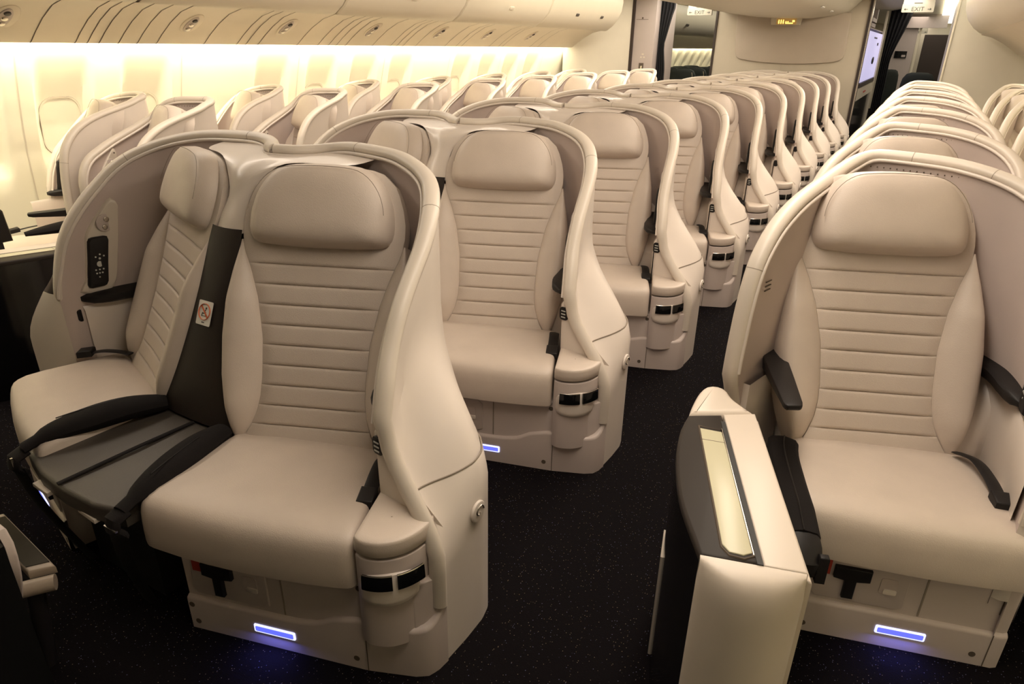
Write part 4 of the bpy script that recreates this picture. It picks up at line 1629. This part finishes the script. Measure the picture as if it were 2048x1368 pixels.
mb.prism([c2 - d * 0.024 + (ux * 0.7 + uv * 0.7) * 0.0028, c2 + d * 0.024 + (ux * 0.7 + uv * 0.7) * 0.0028, c2 + d * 0.024 - (ux * 0.7 + uv * 0.7) * 0.0028, c2 - d * 0.024 - (ux * 0.7 + uv * 0.7) * 0.0028], un * 0.0008)
mb.build('prohibition_mark', M_ORANGE, dp, origin=OD)
mb = MB()
mb.prism(circle(c2 + ux * 0.005 + uv * 0.011, ux, uv, 0.0035, 10), un * 0.0006)
for a, b2, w in (((0.004, 0.007), (-0.002, -0.006), 0.0035), ((-0.002, -0.006), (-0.010, -0.004), 0.003), ((-0.008, -0.004), (-0.010, -0.012), 0.0028), ((0.006, -0.012), (0.006, 0.0), 0.002), ((-0.012, -0.013), (0.008, -0.013), 0.0018)):
    pA, pB = c2 + ux * a[0] + uv * a[1], c2 + ux * b2[0] + uv * b2[1]
    t = (pB - pA).normalized()
    q = un.cross(t) * (w / 2)
    mb.prism([pA - q, pB - q, pB + q, pA + q], un * 0.0006)
mb.box(c - uv * 0.030 - ux * 0.006 + un * 0.0012, ux * 0.012, uv * 0.003, un * 0.0004)
mb.build('sticker_print', M_PRINT, dp, origin=OD)
for k in range(1, 10):
    c_ = copy_tree(dv, None, ('warning_sticker', 'prohibition_mark', 'sticker_print'))
    c_.location = (0, 1.2 + PITCH * k, 0)
    c_['label'] = 'white saddle and dark divider between the two centre seats of the %s row' % ROWN[k]

# ------------------------------------------------------------------ padded fold-down leg board between the front centre seats
e = empty('leg_board', (0, 0.9, 0), 'grey brown padded board with black straps between the front centre seat cushions', 'board')
OE = V((0, 0.9, 0))
mb = MB()
bk, fz = 0.405, 0.388
top = [V((-0.145, 1.10, bk)), V((0.135, 1.075, bk)), V((0.215, 0.80, 0.398)), V((0.20, 0.715, fz)), V((0.10, 0.690, fz)), V((-0.03, 0.688, fz)), V((-0.16, 0.700, fz)), V((-0.29, 0.735, fz)), V((-0.32, 0.80, 0.398))]
mb.prism([p - V((0, 0, 0.05)) for p in top], (0, 0, 0.05), 0.012)
mb.build('board', M_GREYBRN, e, origin=OE)
mb = MB()
mb.tube([V((0.0, 1.07, 0.408)), V((-0.02, 0.9, 0.405)), V((-0.055, 0.692, 0.391))], 0.008, 0.004, n=8)
mb.build('centre_seam', M_DKFAB, e, origin=OE)
for sg in (-1, 1):
    mb = MB()
    if sg > 0:
        pth = [(0.150, 1.065, 0.428), (0.168, 0.96, 0.432), (0.190, 0.86, 0.430), (0.208, 0.77, 0.422), (0.215, 0.700, 0.405)]
    else:
        pth = [(-0.145, 1.085, 0.430), (-0.19, 0.99, 0.440), (-0.225, 0.89, 0.440), (-0.258, 0.79, 0.432), (-0.275, 0.720, 0.412)]
    P = catmull(pth, 20)
    mb.tube(P, [0.022 + 0.026 * math.sin(math.pi * min(1, k / 18 + 0.06)) ** 0.6 for k in range(20)], [0.014 + 0.022 * math.sin(math.pi * min(1, k / 18 + 0.06)) ** 0.6 for k in range(20)], n=12, up=[V((1, 0.1, 0))] * 20)
    bo = mb.build('side_roll', M_DKFAB, e, origin=OE)
    mb = MB()
    mb.tube([p + V((0.010 * sg, 0, 0.0335)) for p in P[5:15]], 0.0018, n=5)
    mb.build('roll_piping', M_BLACK, bo, origin=OE)
    # strap end and hanging strap
    mb = MB()
    x0 = 0.215 if sg > 0 else -0.282
    y0 = 0.700 if sg > 0 else 0.718
    mb.tube([V((x0, y0 + 0.01, 0.402)), V((x0, y0 - 0.022, 0.392)), V((x0, y0 - 0.028, 0.365)), V((x0 + 0.004, y0 - 0.01, 0.34))], 0.030, 0.012, n=10, up=[V((1, 0, 0))] * 4)
    mb.build('strap_end', M_DKFAB, e, origin=OE)
    mb = MB()
    mb.tube(catmull([(x0, y0 - 0.02, 0.36), (x0 + 0.03 * (-sg), y0 + 0.0, 0.22), (x0 - 0.09 * sg, y0 + 0.06, 0.012)], 12), 0.034, 0.006, n=8, up=[V((1, 0.1, 0))] * 12)
    mb.build('strap', M_DKFAB, e, origin=OE)
    mb = MB()
    mb.box((x0 - 0.022 if sg > 0 else x0 + 0.01, y0 - 0.036, 0.372), (0.05 if sg > 0 else 0.006, 0, 0), (0, 0.006, 0), (0, 0, 0.005 if sg > 0 else 0.03))
    mb.build('buckle', M_CHROME, e, origin=OE)
for x0 in (-0.20, 0.02):
    mb = MB()
    mb.box((x0, 0.690, 0.330), (0.085, -0.006, 0), (0, 0.05, 0), (0, 0, 0.012), 0.003)
    mb.build('mount_plate', M_RIM, e, origin=OE)
# foldable support under the board
mb = MB()
mb.box((-0.19, 0.80, 0.0), (0.32, 0, 0), (0, 0.22, 0), (0, 0, 0.35), 0.01)
mb.build('support', M_BLACK, e, origin=OE)

# ------------------------------------------------------------------ floor consoles with the stowed tray and monitor
def console(s, dx, dy, label):
    org = V((1.52, 1.35, 0))
    O = V((s * org.x, org.y, 0))
    root = empty('tray_console', (s * org.x + dx, org.y + dy, 0), label, 'console')

    def bd(mb, name, m, parent=root, **k):
        return mb.build(name, m, parent, origin=O, mirror=s < 0, **k)
    zt = 0.62
    # outlines on top (canonical, right side of cabin)
    fl, fr = V((1.552, 1.035, zt)), V((1.735, 1.085, zt))          # front edge of the lids
    bl, br = V((1.383, 1.535, zt)), V((1.530, 1.630, zt))          # rear edge of the lids
    mid = [V((1.552, 1.035, zt)), V((1.47, 1.18, zt)), V((1.415, 1.33, zt)), V((1.388, 1.45, zt)), V((1.383, 1.535, zt))]
    left = catmull([tuple(p) for p in mid], 16)
    ml_f, ml_b = fl.lerp(fr, 0.58), bl.lerp(br, 0.50)
    # body: dark side, cream ends
    mb = MB()
    foot = left + [br, fr]
    mb.prism([V((p.x, p.y, 0.0)) for p in foot], (0, 0, zt - 0.014))
    bd(mb, 'body', M_GLOSS, bevel=0.0)
    # front pillar, rounded
    d = (fr - fl).normalized()
    nf = V((d.y, -d.x, 0))
    front = [fl, fl + nf * 0.02 + d * 0.002, fl + nf * 0.05 + d * 0.035, fl + nf * 0.066 + d * 0.08, fl + nf * 0.058 + d * 0.13, fr + nf * 0.034 - d * 0.02, fr + nf * 0.012, fr]
    fc = [fl] + catmull([tuple(p) for p in front], 18) + [fr]
    mb = MB()
    pts = catmull([tuple(p) for p in front], 18)
    rows = []
    cc = (fl + fr) / 2
    for z, sc in ((0.0, 1.0), (0.2, 1.0), (0.40, 1.0), (zt - 0.10, 1.0), (zt - 0.07, 0.99), (zt - 0.045, 0.95), (zt - 0.026, 0.88), (zt - 0.012, 0.77), (zt - 0.004, 0.62), (zt, 0.4), (zt + 0.0005, 0.0)):
        row = []
        for p in pts:
            q = V((p.x, p.y, 0)) - V((cc.x, cc.y, 0))
            along = q.dot(d)
            out_ = q.dot(nf)
            row.append(V((cc.x, cc.y, z)) + d * along * (1 if sc > 0.9 else (0.985)) + nf * (out_ * sc))
        rows.append(row)
    mb.grid(rows)
    mb.poly([fl - V((0, 0, zt)), fr - V((0, 0, zt)), V((fr.x, fr.y, zt)), V((fl.x, fl.y, zt))])
    bd(mb, 'front_pillar', M_CONS, sharp=50)
    # rear cap
    mb = MB()
    rc = [bl, V((1.375, 1.60, zt)), V((1.372, 1.68, zt)), V((1.382, 1.722, zt)), V((1.41, 1.735, zt)), V((1.435, 1.725, zt)), V((1.462, 1.685, zt)), V((1.50, 1.652, zt)), br]
    rcs = [bl] + catmull([tuple(p) for p in rc], 22)[1:-1] + [br]
    mb.prism([V((p.x, p.y, 0.0)) for p in rcs], (0, 0, zt + 0.006), 0.018, 4)
    bd(mb, 'rear_cap', M_CONS)
    # bronze lid on the aisle side with its pale inset
    mb = MB()
    lid = left + [ml_b, ml_f]
    mb.prism([V((p.x, p.y, zt - 0.016)) for p in lid], (0, 0, 0.018), 0.008)
    ld = bd(mb, 'tray_lid', M_BRONZE)
    mb = MB()

    def on(a, b, h):
        """a across from the middle line to the aisle, b along from the front."""
        p = ml_f.lerp(ml_b, b)
        r_ = (ml_f - fr).normalized()
        return p + r_ * a + V((0, 0, h))
    ins = [on(0.012, 0.05, 0.0), on(0.030, 0.03, 0.0), on(0.055, 0.035, 0.0), on(0.066, 0.07, 0.0), on(0.064, 0.84, 0.0), on(0.012, 0.83, 0.0)]
    mb.prism(ins, (0, 0, 0.0045), 0.002)
    it = bd(mb, 'pale_inset', M_TRAY, ld)
    mb = MB()
    cen = sum(ins, V()) / len(ins)
    big = [cen + (p - cen) * 1.03 + (p - cen).normalized() * 0.004 for p in ins]
    mb.tube([p + V((0, 0, 0.002)) for p in big], 0.0028, n=6, closed=True)
    bd(mb, 'inset_frame', M_SEAM, ld)
    mb = MB()
    mb.tube([on(0.0105, 0.04, 0.0035), on(0.0105, 0.86, 0.0035)], 0.0014, n=6)
    bd(mb, 'chrome_line', M_CHROME, ld)
    mb = MB()
    mb.prism([on(-0.003, 0.0, 0.0), on(0.008, 0.0, 0.0), on(0.008, 0.93, 0.0), on(-0.003, 0.93, 0.0)], (0, 0, 0.0035))
    bd(mb, 'lid_gap', M_PRINT, ld)
    mb = MB()
    mb.tube([on(0.012, 0.74, 0.0046), on(0.064, 0.745, 0.0046)], 0.0009, n=5)
    bd(mb, 'inset_joint', M_STITCH, ld)
    # cream lid on the seat side
    mb = MB()
    ol = [on(-0.004, 0.0, -0.016), on(-0.004, 1.0, -0.016), br - V((0, 0, 0.016)), fr - V((0, 0, 0.016))]
    mb.prism(ol, (0, 0, 0.019), 0.004)
    bd(mb, 'cream_lid', M_CONS)
    # pale strip down the inner side and seat-side face
    mb = MB()
    mb.prism([V((fr.x - 0.004, fr.y, 0)), V((br.x - 0.004, br.y, 0)), V((br.x + 0.01, br.y + 0.004, 0)), V((fr.x + 0.01, fr.y + 0.004, 0))], (0, 0, zt - 0.016), 0.006)
    bd(mb, 'seat_side_face', M_CONS)
    # slim pale leg strip on the aisle side
    mb = MB()
    k = 9
    a_, b_ = left[k], left[k + 3]
    mb.prism([V((a_.x - 0.006, a_.y, 0)), V((b_.x - 0.006, b_.y, 0)), V((b_.x + 0.004, b_.y, 0)), V((a_.x + 0.004, a_.y, 0))], (0, 0, 0.33))
    bd(mb, 'leg_strip', M_RIM)
    return root


console(1, 0, 0, 'tall cream and black tray console standing in front of the right aisle seat')
console(-1, -0.0, 0.06, 'black sided tray console standing in front of the left window pair')

# black strap pad lying beside the right front seat cushion
e = empty('strap_pad', (1.65, 1.65, 0), 'black padded strap lying between the tray console and the right front seat', 'strap')
OP = V((1.65, 1.65, 0))
mb = MB()
P = [V((1.588, 1.905, 0)), V((1.60, 1.80, 0)), V((1.635, 1.68, 0)), V((1.675, 1.56, 0)), V((1.705, 1.47, 0))]
P = catmull([tuple(p) for p in P], 16)
rows = []
for i, p in enumerate(P):
    t = (P[min(i + 1, 15)] - P[max(i - 1, 0)]).normalized()
    sdv = V((-t.y, t.x, 0))
    zz = interp(i / 15, [0, 0.1, 0.8, 1], [0.415, 0.452, 0.447, 0.43])
    rows.append([p + sdv * w + V((0, 0, zz + h)) for w, h in ((-0.042, -0.09), (-0.042, -0.012), (-0.032, 0.0), (0, 0.006), (0.032, 0.0), (0.042, -0.012), (0.042, -0.09))])
mb.grid(rows, flip=True)
mb.poly(rows[0])
mb.poly(rows[-1], flip=True)
pdm = mb.build('pad', M_DKFAB, e, origin=OP)
mb = MB()
mb.tube([r_[3] + V((0, 0, 0.001)) for r_ in rows], 0.0022, n=5)
mb.build('pad_seam', M_BLACK, pdm, origin=OP)
mb = MB()
t = (P[-1] - P[-2]).normalized()
sdv = V((-t.y, t.x, 0))
mb.tube([P[-1] + V((0, 0, 0.418)), P[-1] + t * 0.03 + V((0, 0, 0.412)), P[-1] + t * 0.055 + V((0, 0, 0.385)), P[-1] + t * 0.05 + V((0, 0, 0.35))], 0.040, 0.014, n=10, up=[sdv] * 4)
mb.build('strap_loop', M_BLACK, e, origin=OP)
mb = MB()
mb.box(P[-1] + t * 0.045 + sdv * 0.03 + V((0, 0, 0.335)), sdv * 0.022, t * 0.018, (0, 0, 0.075), 0.004)
mb.build('buckle', M_BLACK, e, origin=OP)
mb = MB()
mb.box(P[-1] + t * 0.03 - sdv * 0.03 + V((0, 0, 0.0)), sdv * 0.05, t * 0.02, (0, 0, 0.37))
mb.build('strap', M_BLACK, e, origin=OP)

# black pouch and headset on the left console
e = empty('headset_pouch', (-1.66, 1.66, 0.62), 'black cloth pouch and headset lying on the left tray console', 'pouch')
mb = MB()
mb.tube(catmull([(-0.10, -0.13, 0.02), (-0.06, -0.03, 0.03), (0.0, 0.06, 0.04), (0.05, 0.15, 0.03), (0.09, 0.23, 0.02)], 18), [0.02 + 0.03 * math.sin(math.pi * (k + 0.5) / 18) for k in range(18)], [0.008 + 0.018 * math.sin(math.pi * (k + 0.5) / 18) for k in range(18)], n=10, up=[V((1, -0.4, 0))] * 18)
mb.build('pouch', M_DKFAB, e)
mb = MB()
mb.tube(circle((0.02, 0.11, 0.055), (0.5, 0.8, 0), (0, 0.2, 1), 0.028, 16), 0.012, n=8, closed=True)
mb.build('ear_cup', M_BLACK, e)

# small console and folded monitor at the lower left, ahead of the centre pair
e = empty('monitor_console', (0.05, 0.35, 0), 'dark console with beige slotted end at the lower left corner', 'console')
OM = V((0.05, 0.35, 0))
mb = MB()
mb.prism([V((-0.30, 0.22, 0)), V((0.42, 0.30, 0)), V((0.415, 0.395, 0)), V((0.32, 0.405, 0)), V((-0.30, 0.44, 0))], (0, 0, 0.62), 0.012)
mb.build('body', M_GLOSS, e, origin=OM)
mb = MB()
pts = catmull([(0.10, 0.415, 0.16), (0.159, 0.41, 0.20), (0.249, 0.408, 0.301), (0.331, 0.405, 0.416), (0.383, 0.40, 0.501), (0.404, 0.398, 0.556), (0.408, 0.398, 0.607), (0.395, 0.398, 0.632)], 18)
mb.prism(pts + [V((0.10, 0.415, 0.634))], (0.002, 0.016, 0), 0.006)
mb.build('beige_end', M_BASE, e, origin=OM)
mb = MB()
mb.prism([V((0.15, 0.4335, 0.22)), V((0.225, 0.4325, 0.318)), V((0.279, 0.431, 0.382)), V((0.326, 0.430, 0.455)), V((0.315, 0.430, 0.470)), V((0.245, 0.432, 0.40))], (0, 0.002, 0))
mb.build('slot', M_SEAM, e, origin=OM)
e2 = empty('folded_monitor', (0.0, 0.56, 0), 'folded dark monitor in a beige frame at the lower left corner', 'monitor')
O2 = V((0.0, 0.56, 0))
mb = MB()
a, b2, c2, d2 = V((-0.205, 0.607, 0.27)), V((0.122, 0.567, 0.27)), V((0.088, 0.520, 0.27)), V((-0.235, 0.558, 0.27))
mb.prism([a, b2, c2, d2], (0.0, 0.0, 0.022), 0.006)
fm = mb.build('frame', M_BEIGE_SHADED, e2, origin=O2)
mb = MB()
cen = (a + b2 + c2 + d2) / 4
mb.prism([cen + (p - cen) * V((0.86, 0.9, 0.86)).x + V((0, 0, 0.022)) for p in (a, b2, c2, d2)], (0, 0, 0.002))
mb.build('screen', M_GLOSS, e2, origin=O2)
mb = MB()
mb.tube([V((0.095, 0.488, 0.262)), V((0.140, 0.550, 0.262))], 0.020, n=16)
mb.build('hinge', M_BEIGE_SHADED, e2, origin=O2)
mb = MB()
mb.tube([V((0.10, 0.52, 0.25)), V((0.08, 0.50, 0.0))], 0.02, n=12)
mb.build('post', M_BLACK, e2, origin=O2)
# dark headrest edge at the far left border
e = empty('headset_case', (-2.27, 1.615, 0), 'black rounded case standing at the left edge beside the window', 'case')
mb = MB()
mb.prism([V((-0.03, -0.10, 0.50)), V((-0.03, 0.07, 0.50)), V((-0.03, 0.06, 0.66)), V((-0.03, 0.03, 0.70)), V((-0.03, -0.10, 0.70))], (0.06, 0, 0), 0.015)
mb.build('case_body', M_BLACK, e)
mb = MB()
mb.box((-0.02, -0.06, 0.0), (0.04, 0, 0), (0, 0.08, 0), (0, 0, 0.51))
mb.build('stand', M_BLACK, e)
